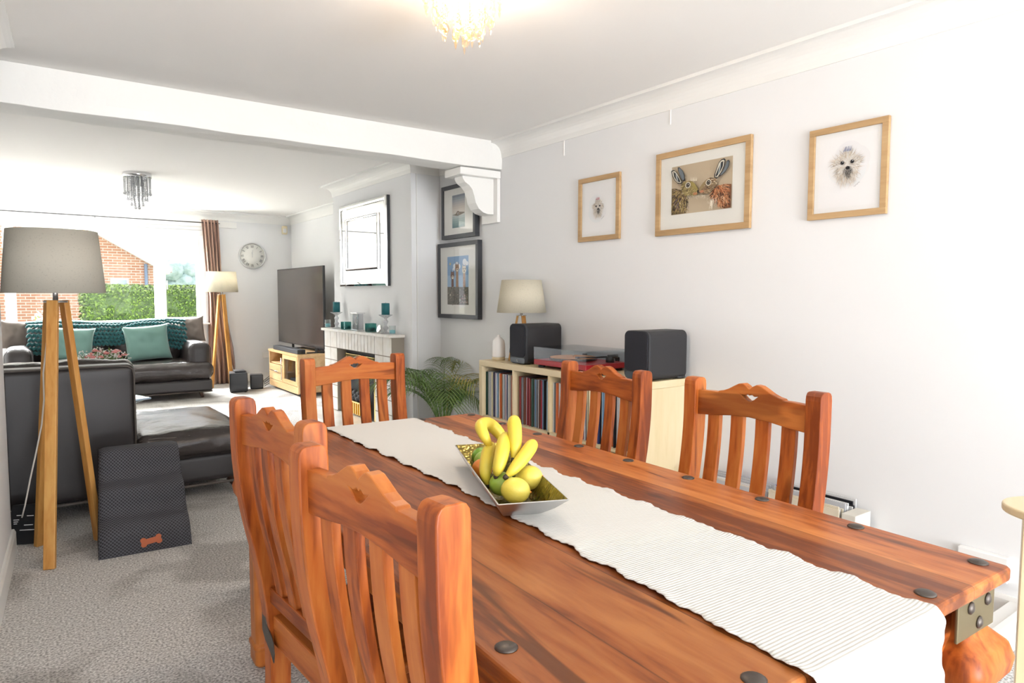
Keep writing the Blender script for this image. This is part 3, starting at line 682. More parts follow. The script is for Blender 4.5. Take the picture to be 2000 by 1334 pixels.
mb = MB(); mb.span((-.07, -.03, 0), (.06, .03, .31)); tag(mb.build('magazine_bundle', colour(hx('d9d5ca'), .5), loc=(2.885, 1.445, 0), bevel=.002), 'cream bundle at the near end of the floor records by the wall', 'magazines')

# ------------------------------------------------------------------ on the shelf
def speaker(x, y, label, rz=0):
    t = thing('speaker', label, 'speaker', (x, y, SZ), rz, 'bookshelf speakers on the shelf')
    w, h, d = .178, .262, .30
    mb = MB(); mb.prism(rrect(w, h, .034, 6, 0, h / 2 + .004), lambda a, b, q: (q, -a, b), .016, d); mb.build('cabinet', M['cab'], t, bevel=.002)
    mb = MB(); mb.prism(rrect(w, h, .034, 6, 0, h / 2 + .004), lambda a, b, q: (q, -a, b), .0, .016); mb.build('front_baffle', M['blackm'], t, bevel=.002)
    mb = MB(); mb.prism(rrect(w - .012, h - .05, .028, 6, 0, h / 2 + .025), lambda a, b, q: (q, -a, b), -.006, .0); mb.build('grille', M['grille'], t, bevel=.002)
    mb = MB(); mb.prism(rrect(w - .02, .034, .012, 4, 0, .026), lambda a, b, q: (q, -a, b), -.002, .0); pl = mb.build('badge_strip', colour(hx('39424a'), .3), t)
    mb = MB(); pts = [(-.0035, .007 * math.cos(a), .026 + .007 * math.sin(a)) for a in [2 * PI * i / 20 for i in range(21)]]; mb.tube(pts, .0011, 6); mb.tube([(-.0035, -.003, .023), (-.0035, -.008, .017)], .0011, 6); mb.build('logo', M['steel'], pl)
    for sy in (-1, 1):
        mb = MB(); mb.lathe([(.012, 0), (.012, .005)], (.05, sy * .05, 0), 12); mb.lathe([(.012, 0), (.012, .005)], (.25, sy * .05, 0), 12); mb.build('foot', M['black'], t)
    return t
speaker(2.625, 3.575, 'dark grey bookshelf speaker in front of the table lamp, left of the turntable')
speaker(2.632, 2.515, 'dark grey bookshelf speaker at the near end of the shelf, right of the turntable')
tt = thing('turntable', 'red turntable under a clear lid between the two speakers', 'turntable', (2.785, 3.13, SZ))
mb = MB(); mb.span((-.18, -.245, .018), (.16, .245, .05)); mb.build('plinth', M['red'], tt, bevel=.003)
for a in (-1, 1):
    for b in (-1, 1): mb = MB(); mb.lathe([(.022, 0), (.024, .012), (.018, .0185)], (-.01 + a * .14, b * .2, 0), 16); mb.build('foot', M['black'], tt)
mb = MB(); mb.lathe([(.150, .052), (.150, .066)], (-.01, .06, 0), 48); mb.build('platter', M['clear'], tt)
mb = MB(); mb.lathe([(.145, .0665), (.145, .070)], (-.01, .06, 0), 48); mb.build('slipmat', M['felt'], tt)
mb = MB(); mb.lathe([(.003, .07), (.003, .085)], (-.01, .06, 0), 8); mb.build('spindle', M['chrome'], tt)
mb = MB(); mb.tube([(.06, -.17, .083), (.0, -.13, .080), (-.075, -.065, .078)], .0045, 8); mb.span((-.09, -.07, .07), (-.07, -.05, .082)); ta = mb.build('tonearm', M['black'], tt)
mb = MB(); mb.lathe([(.026, .05), (.026, .075), (.016, .08), (.016, .095)], (.075, -.18, 0), 20); mb.tube([(.07, -.178, .084), (.115, -.205, .086)], .012, 10); mb.build('counterweight', M['black'], ta)
mb = MB(); t_ = .0025
mb.span((-.18, -.245, .128), (.16, .245, .1305)); mb.span((-.18, -.245, .052), (-.1775, .245, .128)); mb.span((.1575, -.245, .052), (.16, .245, .128)); mb.span((-.1775, -.245, .052), (.1575, -.2425, .128)); mb.span((-.1775, .2425, .052), (.1575, .245, .128))
mb.build('lid', M['acrylic'], tt)
for s in (-1, 1): mb = MB(); mb.box((.166, s * .15, .06), (.012, .03, .03)); mb.build('hinge', M['black'], tt, bevel=.002)
mb = MB(); mb.lathe([(.033, 0), (.033, .035), (.026, .045), (.01, .048)], n=20); tag(mb.build('record_brush', M['black'], loc=(2.66, 2.80, SZ)), 'small round black stylus box between the turntable and the near speaker', 'gadget')
mb = MB(); mb.tube([(.034 * math.cos(a), .034 * math.sin(a), .012) for a in [2 * PI * i / 24 for i in range(25)]], .008, 8); tag(mb.build('coiled_cable', M['black'], loc=(2.905, 2.465, SZ - .003)), 'small black ring of coiled cable on the shelf end behind the near speaker', 'cable')
# tripod table lamp
def shade(r0, r1, h, z, m, parent, n=64):
    mb = MB(); mb.lathe([(r0, z), (r1, z + h)], n=n, cap=False); o = mb.build('lamp_shade', m, parent, solid=.0018)
    mb = MB()
    for rr, zz in ((r0 - .0018, z + .003), (r1 - .0018, z + h - .003)): mb.tube([(rr * math.cos(a), rr * math.sin(a), zz) for a in [2 * PI * i / n for i in range(n + 1)]], .0022, 6)
    for k in range(3): a = 2 * PI * k / 3; mb.tube([(0, 0, z + .03), ((r0 - .002) * math.cos(a), (r0 - .002) * math.sin(a), z + .004)], .0016, 6)
    mb.build('shade_ring', M['steel'], o); return o
tl = thing('table_lamp', 'small tripod table lamp with cream shade behind the left speaker', 'lamp', (2.80, 3.77, SZ))
shade(.172, .138, .225, .335, M['shade2'], tl)
for k in range(3):
    a = R(20 + 120 * k); mb = MB(); mb.bar((.085 * math.cos(a), .085 * math.sin(a), 0), (.026 * math.cos(a), .026 * math.sin(a), .315), .026, .014, (math.cos(a), math.sin(a), 0)); mb.build('leg', M['lampwood'], tl, bevel=.002)
mb = MB(); mb.lathe([(.035, .312), (.035, .318)], n=20); mb.lathe([(.009, .318), (.009, .375)], n=12); mb.build('bulb_holder', M['chrome'], tl)
mb = MB(); mb.ball((0, 0, .41), .028, 14, (1, 1, 1.25)); mb.build('bulb', M['white'], tl)
df = thing('diffuser', 'white ceramic bottle-shaped aroma diffuser at the far end of the shelf', 'diffuser', (2.685, 3.885, SZ))
mb = MB(); mb.lathe([(.047, .022), (.048, .03), (.046, .11), (.04, .138), (.026, .155), (.012, .163), (.010, .178), (.007, .179), (.006, .165)], n=36, cap=True); mb.build('body', M['ceramic'], df)
mb = MB(); mb.lathe([(.046, 0), (.0465, .022)], n=36); mb.build('base', M['birchz'], df)
b = MB(); b.lathe([(.006, 0), (.008, .05), (.005, .09), (.002, .12)], n=10); tag(b.build('incense_holder', M['blackm'], loc=(2.80, 3.90, SZ)), 'thin dark upright bottle beside the white diffuser', 'bottle')

# ------------------------------------------------------------------ areca palm
pp = thing('areca_palm', 'areca palm with arching feathery leaves beside the cube shelf', 'plant', (2.66, 4.62, 0))
mb = MB(); mb.lathe([(.10, 0), (.135, .22), (.14, .24), (.13, .24), (.122, .20)], n=32, cap=False); mb.lathe([(.001, .0), (.10, .001)], n=32, cap=False); po = mb.build('pot', M['pot'], pp)
mb = MB(); mb.lathe([(.001, .205), (.123, .20)], n=24, cap=False); mb.build('soil', M['soil'], pp)
rg = random.Random(11)
for k in range(22):
    az = rg.uniform(0, 2 * PI)
    if k < 15: az = R([175, 205, 235, 265, 150, 120, 190, 220, 250, 285, 165, 310, 60, 90, 30][k] + rg.uniform(-8, 8))
    L_ = rg.uniform(.68, .92) if k < 15 else rg.uniform(.45, .6)
    el = R(rg.uniform(66, 86)); droop = rg.uniform(1.6, 2.5)
    dx, dy = math.cos(az), math.sin(az)
    p = Vector((.03 * dx, .03 * dy, .2)); pts = [p.copy()]; n = 26
    for i in range(n):
        e = el - droop * (i / n) ** 1.7; st = L_ / n
        p = p + Vector((dx * math.cos(e), dy * math.cos(e), math.sin(e))) * st
        if p.x > .27: p.x = .27
        if p.y > .54: p.y = .54
        pts.append(p.copy())
    mb = MB(); mb.tube(pts, [.0045 * (1 - .75 * i / n) for i in range(n + 1)], 6)
    for i in range(7, n + 1):
        q = pts[i]; t = (pts[i] - pts[i - 1]).normalized(); sd_ = t.cross(Vector((0, 0, 1))).normalized(); up = sd_.cross(t)
        u = (i - 7) / (n - 7); ll = .27 * math.sin(PI * (.14 + .78 * u)) + .03
        for s in (-1, 1):
            d0 = (t * .75 + sd_ * s * .62 + up * .22).normalized(); w_ = .0040
            base = q; prev = None; ps = []
            for j in range(6):
                f = j / 5; c = base + d0 * ll * f + Vector((0, 0, -1)) * ll * .55 * f * f + Vector((rg.uniform(-1, 1), rg.uniform(-1, 1), 0)) * .002
                c.x = min(c.x, .295); c.y = min(c.y, .57)
                ps.append((c, w_ * math.sin(PI * min(1, .18 + .82 * f)) + .0004))
            side = d0.cross(Vector((0, 0, 1))).normalized()
            vv = [mb._v([c - side * ww, c + Vector((0, 0, -ww * .5)), c + side * ww]) for c, ww in ps]
            for a, b_ in zip(vv, vv[1:]):
                mb.face([a[0], a[1], b_[1], b_[0]], True); mb.face([a[1], a[2], b_[2], b_[1]], True)
    mb.build('frond', M['leafy'] if k in (3, 9, 14) else M['leafg'], pp)

# ------------------------------------------------------------------ fireplace
FY0, FY1, MZ = 5.33, 6.99, .90
fp = thing('fireplace', 'cream marble tiled fireplace with low mantel shelf on the chimney breast', 'fireplace', (XC, 6.16, 0))
def fb(a, b): return MB().span((a[0] - XC, a[1] - 6.16, a[2]), (b[0] - XC, b[1] - 6.16, b[2]))
fb((2.535, FY0, MZ - .026), (XC - .002, FY1, MZ)).build('mantel_shelf', M['marble'], fp, bevel=.004)
def tiles(y0, y1, z0, z1, cols, rows, x=2.565):
    mb = MB(); mb.m(1).span((x - XC + .003, y0 - 6.16, z0), (-.002, y1 - 6.16, z1)); mb.m(0); g = .0045
    for i in range(cols):
        a, b = lerp(y0, y1, i / cols), lerp(y0, y1, (i + 1) / cols)
        for j in range(rows):
            c, d = lerp(z0, z1, j / rows), lerp(z0, z1, (j + 1) / rows)
            mb.span((x - XC, a - 6.16 + g, c + g), (x - XC + .01, b - 6.16 - g, d - g))
    return mb
tiles(5.70, 6.62, .705, MZ - .026, 12, 1).build('lintel', [M['marble'], M['grout']], fp)
tiles(5.35, 5.70, .06, .705, 2, 5).build('pier', [M['marble'], M['grout']], fp); tiles(6.62, 6.97, .06, .705, 2, 5).build('pier', [M['marble'], M['grout']], fp)
tiles(5.35, 5.70, .705, MZ - .026, 2, 1).build('pier_head', [M['marble'], M['grout']], fp); tiles(6.62, 6.97, .705, MZ - .026, 2, 1).build('pier_head', [M['marble'], M['grout']], fp)
fb((2.26, 5.38, 0), (XC - .002, 6.94, .055)).build('hearth', M['marble'], fp, bevel=.004)
fb((2.665, 5.70, .055), (2.675, 6.62, .705)).build('inset_back', M['black'], fp)
mb = MB(); mb.span((2.63 - XC, 5.80 - 6.16, .06), (2.66 - XC, 6.52 - 6.16, .66)); fi = mb.build('fire_panel', M['blackm'], fp, bevel=.003)
mb = MB()
for y in (5.815, 6.505): mb.span((2.612 - XC, y - 6.16 - .014, .06), (2.63 - XC, y - 6.16 + .014, .66))
mb.span((2.612 - XC, 5.80 - 6.16, .635), (2.63 - XC, 6.52 - 6.16, .66)); mb.build('brass_trim', M['brass'], fi, bevel=.002)
mb = MB(); arc = [(2.60 - XC, .24 * math.cos(a), .44 + .20 * math.sin(a)) for a in [PI * i / 24 for i in range(25)]]; mb.tube([(2.60 - XC, .24, .14)] + arc + [(2.60 - XC, -.24, .14)], .014, 8); mb.build('arch', M['chrome'], fi)
mb = MB(); mb.span((2.60 - XC, -.22, .07), (2.63 - XC, .22, .20))
for k in range(9): mb.span((2.585 - XC, -.2 + k * .05 - .006, .075), (2.60 - XC, -.2 + k * .05 + .006, .19))
mb.span((2.58 - XC, -.23, .19), (2.60 - XC, .23, .205)); mb.build('fret', M['brass'], fi)
mb = MB()
for k in range(12): mb.ball((2.60 - XC, -.18 + .033 * k, .23 + .03 * (k % 3)), .03, 10, (1, 1.2, .9))
mb.build('coals', M['coal'], fi, kind='stuff')
# mantel ornaments
def tealight(name, y, x, w, h, glass, wax, lab, round_=True, wh=.5):
    mb = MB()
    if round_: mb.lathe([(w / 2, 0), (w / 2, h), (w / 2 - .003, h), (w / 2 - .003, .006), (.001, .006)], n=24, cap=False); mb.lathe([(.001, 0), (w / 2, 0)], n=24, cap=False)
    else:
        o = [mb._v([(a * k, b * k, z) for a, b in rrect(w, w, .012, 3)]) for k, z in ((.9, 0), (1, .01), (1, h), (.93, h), (.9, .008))]; mb._loft(o, True, False)
    t = thing(name, lab, 'candle', (x, y, MZ)); mb.build('glass_holder', glass, t)
    mb = MB(); mb.lathe([(w / 2 - .0055, .0095), (w / 2 - .0055, h * wh), (.002, h * wh + .001), (.0015, h * wh + .009)], n=20); mb.build('wax', wax, t); return t
tealight('glass_candle', 6.955, 2.60, .062, .085, M['clear'], M['waxl'], 'clear glass tumbler with pale blue wax at the far left end of the mantel')
tealight('glass_candle', 5.40, 2.60, .062, .078, M['clear'], M['waxl'], 'clear glass tumbler with pale blue wax at the near right end of the mantel')
tealight('square_candle', 6.48, 2.61, .085, .078, M['tealglass'], M['wax'], 'dark teal square glass candle holder left of the mantel clock', False)
tealight('square_candle', 5.88, 2.61, .085, .082, M['tealglass'], M['wax'], 'dark teal square glass candle holder right of the mantel clock', False)
for y, lab in ((6.73, 'teal pillar candle on a tall glass stand, left end of the mantel'), (5.555, 'teal pillar candle on a tall glass stand, right end of the mantel')):
    t = thing('pillar_candle', lab, 'candle', (2.61, y, MZ), 0, 'pillar candles on the mantel')
    mb = MB(); mb.lathe([(.045, 0), (.046, .006), (.018, .014), (.012, .03), (.024, .045), (.026, .056), (.012, .07), (.012, .085), (.022, .10), (.024, .112), (.012, .126), (.012, .138), (.05, .160), (.062, .166), (.062, .170), (.02, .168), (.001, .168)], n=24); mb.build('glass_stand', M['crystal'], t)
    mb = MB(); mb.lathe([(.036, .170), (.036, .272), (.03, .274), (.002, .271)], n=28); mb.tube([(0, 0, .27), (.001, 0, .282)], .0012, 5); mb.build('candle', M['wax'], t)
t = thing('mantel_clock', 'small clear glass carriage clock in the middle of the mantel', 'clock', (2.61, 6.178, MZ))
mb = MB(); mb.span((-.04, -.068, 0), (.04, .068, .014)); mb.build('base', M['chrome'], t, bevel=.003)
mb = MB(); mb.span((-.045, -.075, .165), (.045, .075, .178)); mb.build('cap', M['chrome'], t, bevel=.003)
for a in (-1, 1): mb = MB(); mb.span((-.03, a * .055 - .007, .014), (.03, a * .055 + .007, .165)); mb.build('pillar', M['crystal'], t)
mb = MB(); mb.tube([(-.012, .034 * math.cos(a), .10 + .04 * math.sin(a)) for a in [2 * PI * i / 28 for i in range(29)]], .005, 6); mb.tube([(-.012, 0, .10), (-.012, .012, .118)], .0015, 5); mb.tube([(-.012, 0, .10), (-.012, -.02, .095)], .0015, 5); mb.build('dial', M['steel'], t)
mb = MB(); mb.lathe([(.038, -.008), (.040, 0), (.038, .008), (.03, .009), (.001, .007)], n=28); bmesh.ops.transform(mb.bm, matrix=Matrix.Translation((0, 0, .041)) @ Matrix.Rotation(R(-70), 4, 'Y') @ Matrix.Identity(4), verts=mb.bm.verts); t = mb.build('silver_disc', M['chrome'], loc=(2.585, 5.64, MZ)); tag(t, 'small round silver ornament leaning beside the right pillar candle', 'ornament')

# ------------------------------------------------------------------ pictures and mirror
def ipoly(mb, pts, d, W_, H_):
    mb.poly([((u - .5) * W_, -d, (v - .5) * H_) for u, v in pts])
def inside(p, poly):
    x, y = p; c = False
    for (x0, y0), (x1, y1) in zip(poly, poly[1:] + poly[:1]):
        if (y0 > y) != (y1 > y) and x < (x1 - x0) * (y - y0) / (y1 - y0) + x0: c = not c
    return c
class Art:
    def __init__(s, W_, H_): s.mb = MB(); s.mats = []; s.W, s.H, s.d = W_, H_, .0012
    def add(s, c, pts, step=True):
        m = colour(hx(c))
        if m not in s.mats: s.mats.append(m)
        s.mb.m(s.mats.index(m))
        if step: s.d += .000025
        ipoly(s.mb, pts, s.d, s.W, s.H)
    def line(s, c, pts, w, w2=None):
        L_, R_ = [], []
        n = len(pts)
        for i, p in enumerate(pts):
            a, b = pts[max(0, i - 1)], pts[min(n - 1, i + 1)]; dx, dy = b[0] - a[0], b[1] - a[1]; l = math.hypot(dx, dy) or 1
            ww = lerp(w, w if w2 is None else w2, i / max(1, n - 1)) / 2; L_.append((p[0] - dy / l * ww, p[1] + dx / l * ww)); R_.append((p[0] + dy / l * ww, p[1] - dx / l * ww))
        s.d += .000008
        m = colour(hx(c))
        if m not in s.mats: s.mats.append(m)
        s.mb.m(s.mats.index(m))
        for i in range(n - 1): ipoly(s.mb, [L_[i], L_[i + 1], R_[i + 1], R_[i]], s.d, s.W, s.H)
    def ell(s, c, x, y, rx, ry=None, n=16): s.add(c, [(x + rx * math.cos(2 * PI * k / n), y + (ry or rx) * math.sin(2 * PI * k / n)) for k in range(n)])
    def fur(s, poly, n, cols, l, ang, seed=1, w=.008, fan=None, over=.0):
        rg = random.Random(seed); xs = [p[0] for p in poly]; ys = [p[1] for p in poly]; k = 0; tries = 0
        while k < n and tries < n * 20:
            tries += 1
            p = (rg.uniform(min(xs), max(xs)), rg.uniform(min(ys), max(ys)))
            if not inside(p, poly): continue
            a = (math.atan2(p[1] - fan[1], p[0] - fan[0]) if fan else R(ang)) + rg.uniform(-.5, .5); q = l * rg.uniform(.5, 1.3)
            x1, y1 = p[0] + math.cos(a) * q, p[1] + math.sin(a) * q
            if not (0.004 < x1 < .996 and .004 < y1 < .996): continue
            bend = rg.uniform(-.15, .15) * q
            s.line(rg.choice(cols), [p, ((p[0] + x1) / 2 + bend, (p[1] + y1) / 2 + bend), (x1, y1)], w * rg.uniform(.5, 1.4), .0005); k += 1
def picture(name, label, cy, cz, w, h, fw, depth, fm, mount, art, aw, ah, X=XR, adz=0, group=None, ady=0, glass='picglass'):
    t = thing(name, label, 'picture', (X - .001, cy, cz), R(-90), group)
    mb = MB(); D = -depth; g = .0015
    for a, b in (((-w / 2, h / 2 - fw), (w / 2, h / 2)), ((-w / 2, -h / 2), (w / 2, -h / 2 + fw))): mb.span((a[0], D, a[1]), (b[0], -.001, b[1]))
    for sx in (-1, 1): mb.span((sx * w / 2, D, -h / 2 + fw), (sx * (w / 2 - fw), -.001, h / 2 - fw))
    mb.build('frame', fm, t, bevel=.0015)
    mb = MB(); yb = -depth + .010; mb.span((-w / 2 + fw - .002, yb, -h / 2 + fw - .002), (w / 2 - fw + .002, yb + .004, h / 2 - fw + .002)); mt_ = mb.build('mount', mount, t)
    o = art.mb.build('print', art.mats, mt_, loc=(ady, yb + .0008, adz), solid=0)
    mb = MB(); mb.span((-w / 2 + fw - .001, D + .003, -h / 2 + fw - .001), (w / 2 - fw + .001, D + .005, h / 2 - fw + .001)); mb.build('glass', M[glass], t)
    return t
# kissing hares
def hp(x, y):
    u = (x - 250) / 725; top = 475 - 125 * u; bot = 1057 - 62 * u; return (u, (bot - y) / (bot - top))
def hps(*q): return [hp(*p) for p in q]
A = Art(.40, .265)
A.add('bfae94', [(0, 0), (1, 0), (1, 1), (0, 1)])
Lb = hps((250, 735), (300, 732), (345, 745), (400, 760), (440, 800), (462, 840), (455, 900), (448, 960), (440, 1035), (250, 1054))
Rb = hps((973, 700), (920, 700), (860, 705), (815, 720), (770, 770), (755, 830), (790, 880), (830, 930), (860, 975), (900, 998), (972, 990))
for body, c1, cols, fan, sd_ in ((Lb, '6b5a3a', ['b89c62', '8a7748', '4a3b2a', 'd3bd85', '2e261f', '9a8350', '6a5a70'], (.22, .52), 3), (Rb, '7a4e33', ['c98a5c', 'b06a42', '4a3026', 'e0b28a', '2e2220', 'd08b60', '8a6a50'], (.78, .50), 4)):
    A.add(c1, body); A.fur(body, 900, cols, .085, 0, sd_, .011, fan)
for n_, (ears, inner) in enumerate([
    ([hps((262, 530), (272, 515), (300, 510), (340, 545), (380, 610), (412, 665), (400, 680), (350, 675), (310, 640), (275, 580)), hps((345, 480), (370, 478), (410, 520), (435, 580), (440, 640), (415, 650), (385, 600), (350, 520))], hps((290, 530), (330, 560), (375, 630), (385, 660), (340, 650), (300, 590))),
    ([hps((870, 395), (900, 385), (915, 400), (905, 470), (870, 560), (820, 630), (790, 630), (790, 580), (815, 500), (840, 430)), hps((930, 415), (950, 405), (962, 425), (950, 490), (915, 550), (850, 610), (845, 600), (890, 530), (920, 450))], hps((865, 430), (890, 420), (885, 480), (850, 560), (810, 610), (805, 590), (830, 520)))]):
    for e in ears[::-1]: A.add('2a2c2e', e); cx = sum(p[0] for p in e) / len(e); cy2 = sum(p[1] for p in e) / len(e); A.add('666e74' if e is not ears[0] else 'c9c2b0', [(cx + (p[0] - cx) * .8, cy2 + (p[1] - cy2) * .86) for p in e])
    A.add('33363a', inner); cx = sum(p[0] for p in inner) / len(inner); cy2 = sum(p[1] for p in inner) / len(inner); A.add('9aa0a0', [(cx + (p[0] - cx) * .35 , cy2 + (p[1] - cy2) * .8) for p in inner])
Lh = hps((400, 690), (430, 655), (480, 645), (530, 650), (570, 690), (600, 740), (612, 775), (605, 800), (590, 825), (560, 830), (500, 822), (460, 835), (430, 810), (400, 760))
Rh = hps((612, 770), (625, 730), (660, 680), (700, 640), (745, 615), (800, 620), (820, 650), (822, 700), (800, 740), (770, 780), (740, 800), (700, 808), (670, 815), (630, 800))
A.add('8d7d50', Lh); A.fur(Lh, 260, ['b9a66c', '6c5c38', 'd6c694', '443826', '9c8a58'], .045, 200, 8, .008)
A.add('8a7458', Rh); A.fur(Rh, 260, ['c3ab84', '6c5440', 'e2d2b4', '3c3028', 'a07a5a'], .045, -20, 9, .008)
A.add('9a8a50', hps((530, 655), (570, 690), (605, 745), (608, 765), (560, 740), (520, 700))); A.add('93805c', hps((620, 765), (650, 700), (690, 660), (700, 680), (670, 730), (640, 770)))
A.add('b07a54', hps((560, 790), (600, 790), (595, 818), (565, 822), (545, 805))); A.add('b87c5c', hps((630, 775), (670, 760), (680, 790), (640, 800)))
for ex, ey in ((485, 698), (732, 675)):
    u, v = hp(ex, ey); A.ell('d8d2c0', u, v, .046, .062); A.ell('1d1a18', u, v, .033, .047); A.ell('6a6258', u, v, .024, .034); A.ell('121010', u, v, .014, .02); A.ell('e8e4da', u + .006, v + .012, .005, .007)
for p in (hps((600, 765), (618, 760), (612, 800), (598, 790)),): A.add('1c1816', p)
rg = random.Random(2)
for k in range(70):
    x, y = rg.choice([(rg.uniform(480, 700), 825), (rg.uniform(720, 830), 850 + rg.uniform(0, 90)), (rg.uniform(520, 590), 650)]); dy = rg.uniform(20, 60) * (-1 if y < 700 else 1)
    A.line('e8e0cc', hps((x, y), (x + rg.uniform(-18, 18), y + dy * .6), (x + rg.uniform(-30, 30), y + dy)), .004, .0008)
for k in range(40):
    A.line('efe6d4', [hp(rg.uniform(430, 800), rg.uniform(620, 640)), hp(rg.uniform(430, 830), rg.uniform(570, 615))] if k < 0 else hps((780 + rg.uniform(-20, 10), 930 + rg.uniform(-60, 60)), (760 + rg.uniform(-20, 30), 960 + rg.uniform(-60, 60))), .004, .0008)
picture('hare_picture', 'oak framed picture of two brown hares touching noses, between the two dog sketches', 2.374, 1.813, .622, .462, .032, .022, M['oakf'], M['mount'], A, .40, .265, adz=.012)
def dog(seed, bow, aw, ah, cx, cy2, sc):
    A = Art(aw, ah); rg = random.Random(seed)
    A.add('efeeee', [(0, 0), (1, 0), (1, 1), (0, 1)])
    k = aw / ah
    for i in range(7): A.ell(['eae9ea', 'e9ebec', 'ecebea'][i % 3], cx + rg.uniform(-.12, .12), cy2 + rg.uniform(-.1, .12), .26 * rg.uniform(.7, 1.1), .26 * k * rg.uniform(.7, 1.1), 20)
    head = [(cx + .23 * sc * math.cos(a) * (1 + .12 * math.sin(5 * a)), cy2 + .21 * sc * k * math.sin(a) * 1.05) for a in [2 * PI * i / 24 for i in range(24)]]
    A.add('e4dfd7', head); A.fur(head, 420, ['f4f0ea', 'd9cfc0', 'c8b8a4', 'fbf9f6', 'b7aca2', 'e6d8c6'], .09 * sc, 0, seed, .007, (cx, cy2 + .02))
    low = [(cx - .2 * sc, cy2 - .1), (cx + .2 * sc, cy2 - .1), (cx + .13 * sc, cy2 - .3 * sc * k), (cx - .13 * sc, cy2 - .3 * sc * k)]
    A.fur(low, 150, ['e9dfd2', 'dccbb6', 'f5efe6', 'cfc4b8'], .09 * sc, -90, seed + 1, .006)
    mz = [(cx + .02 + .09 * sc * math.cos(a), cy2 - .07 * sc + .07 * sc * k * math.sin(a)) for a in [2 * PI * i / 14 for i in range(14)]]
    A.fur(mz, 110, ['3a3836', '5c5a58', '8e8c8a', 'cfcac4'], .05 * sc, -90, seed + 5, .006)
    for dx in (-.085, .085): A.ell('4a4644', cx + dx * sc + .01, cy2 + .045 * sc * k, .035 * sc, .032 * sc * k); A.ell('15151a', cx + dx * sc + .012, cy2 + .045 * sc * k, .026 * sc, .026 * sc * k); A.ell('f2f2f2', cx + dx * sc + .02, cy2 + .06 * sc * k, .007 * sc)
    A.ell('141416', cx + .02, cy2 - .05 * sc * k, .037 * sc, .028 * sc * k)
    A.fur([(cx - .02, cy2 - .1 * sc), (cx + .08, cy2 - .1 * sc), (cx + .06, cy2 - .17 * sc), (cx, cy2 - .17 * sc)], 30, ['2a2a2c', '55534f'], .04 * sc, -90, seed + 8, .006)
    for i in range(7): A.line(bow, [(cx - .06 + .02 * i, cy2 + .17 * sc * k + .05), (cx - .03 + .015 * i + rg.uniform(-.02, .02), cy2 + .25 * sc * k + .05)], .012, .004)
    sx, sy = cx + .14, cy2 - .36 * k * sc - .02
    A.line('6a6a6c', [(sx + .012 * i, sy + .008 * i + .012 * math.sin(i * 2.3)) for i in range(9)], .004)
    return A
picture('dog_sketch', 'small oak framed white dog sketch with pink bow, leftmost on the right wall', 3.167, 1.793, .376, .404, .030, .020, M['oakf'], M['mountw'], dog(21, 'c86a78', .26, .30, .48, .52, .75), .26, .30, adz=0)
picture('dog_portrait', 'oak framed portrait of a fluffy white dog face, rightmost picture on the wall', 1.580, 1.793, .352, .406, .027, .020, M['oakf'], M['mountw'], dog(22, '8a90ac', .26, .31, .50, .58, 1.0), .26, .31)
A = Art(.20, .27)                                       # upper dark frame: peeping eye on a misty shore
for i in range(14):
    t = i / 14; c = ['7f8a96', '929ba4', 'a6aab0', 'b6b4b4', 'c4bdb8', 'cfc6bd', 'd8d0c6', 'd9d3ca', 'c9cdc8', 'b4c2c0', '9fb3b2', '8ba5a5', '78979a', '6a8c90'][i]
    A.add(c, [(0, 1 - t - 1 / 14), (1, 1 - t - 1 / 14), (1, 1 - t), (0, 1 - t)], False)
A.add('6d6152', [(.02, .40), (.25, .42), (.40, .47), (.62, .47), (.98, .44), (.98, .42), (.6, .37), (.36, .36), (.2, .385)]); A.ell('8a7a66', .46, .43, .14, .075); A.ell('3c352e', .46, .42, .09, .055); A.ell('d8d2c8', .46, .425, .06, .038); A.ell('15120f', .46, .42, .03, .024)
picture('shore_print', 'black deep-framed print of a small creature on a misty shore, above the llama print', 4.828, 1.941, .535, .445, .033, .045, M['frameblk'], M['mount'], A, .26, .27)
A = Art(.36, .43)
A.add('e9e7e2', [(0, 0), (1, 0), (1, 1), (0, 1)]); A.add('7fa3c8', [(.03, .03), (.97, .03), (.97, .97), (.03, .97)]); A.add('9cbad6', [(.03, .35), (.97, .35), (.97, .6), (.03, .6)])
for x, y, r_ in ((.36, .78, .07), (.46, .80, .09), (.55, .77, .07), (.8, .85, .09), (.9, .82, .06), (.32, .72, .05)): A.ell('e6ebf0', x, y, r_, r_ * .7)
A.ell('d8c27a', .16, .83, .03, .025)
for x, b, t_, c, c2 in ((.26, .36, .60, '6e4434', '4c2e26'), (.47, .36, .74, 'a8825e', '8a6244'), (.78, .36, .70, 'b08e74', 'e4dccc')):
    A.add(c, [(x - .05, b), (x + .06, b), (x + .05, t_ - .05), (x - .045, t_ - .05)]); A.ell(c if c2 != 'e4dccc' else c2, x, t_, .085, .075); A.add(c2, [(x - .08, t_ + .04), (x - .05, t_ + .13), (x - .03, t_ + .05)]); A.add(c2, [(x + .03, t_ + .05), (x + .05, t_ + .13), (x + .08, t_ + .04)])
    A.ell('e8ddc8', x + .01, t_ - .035, .045, .035); A.ell('1a1614', x - .03, t_ + .02, .014, .014); A.ell('1a1614', x + .04, t_ + .02, .014, .014); A.ell('2a201c', x + .01, t_ - .025, .02, .012)
A.add('6f6a62', [(.03, .03), (.97, .03), (.97, .37), (.03, .38)]); A.fur([(.04, .04), (.96, .04), (.96, .36), (.04, .36)], 160, ['57524c', '857d6e', '4a4a3e', '9a917e', '6a5c4c'], .06, 10, 6, .03)
A.ell('c9c2b4', .17, .22, .03, .025); A.ell('b9b4a6', .60, .12, .03, .03); A.fur([(.6, .04), (.95, .04), (.9, .24), (.68, .2)], 60, ['f0efe9', 'd46a80', '3c3c3c', 'e9e2c8'], .03, 80, 7, .012)
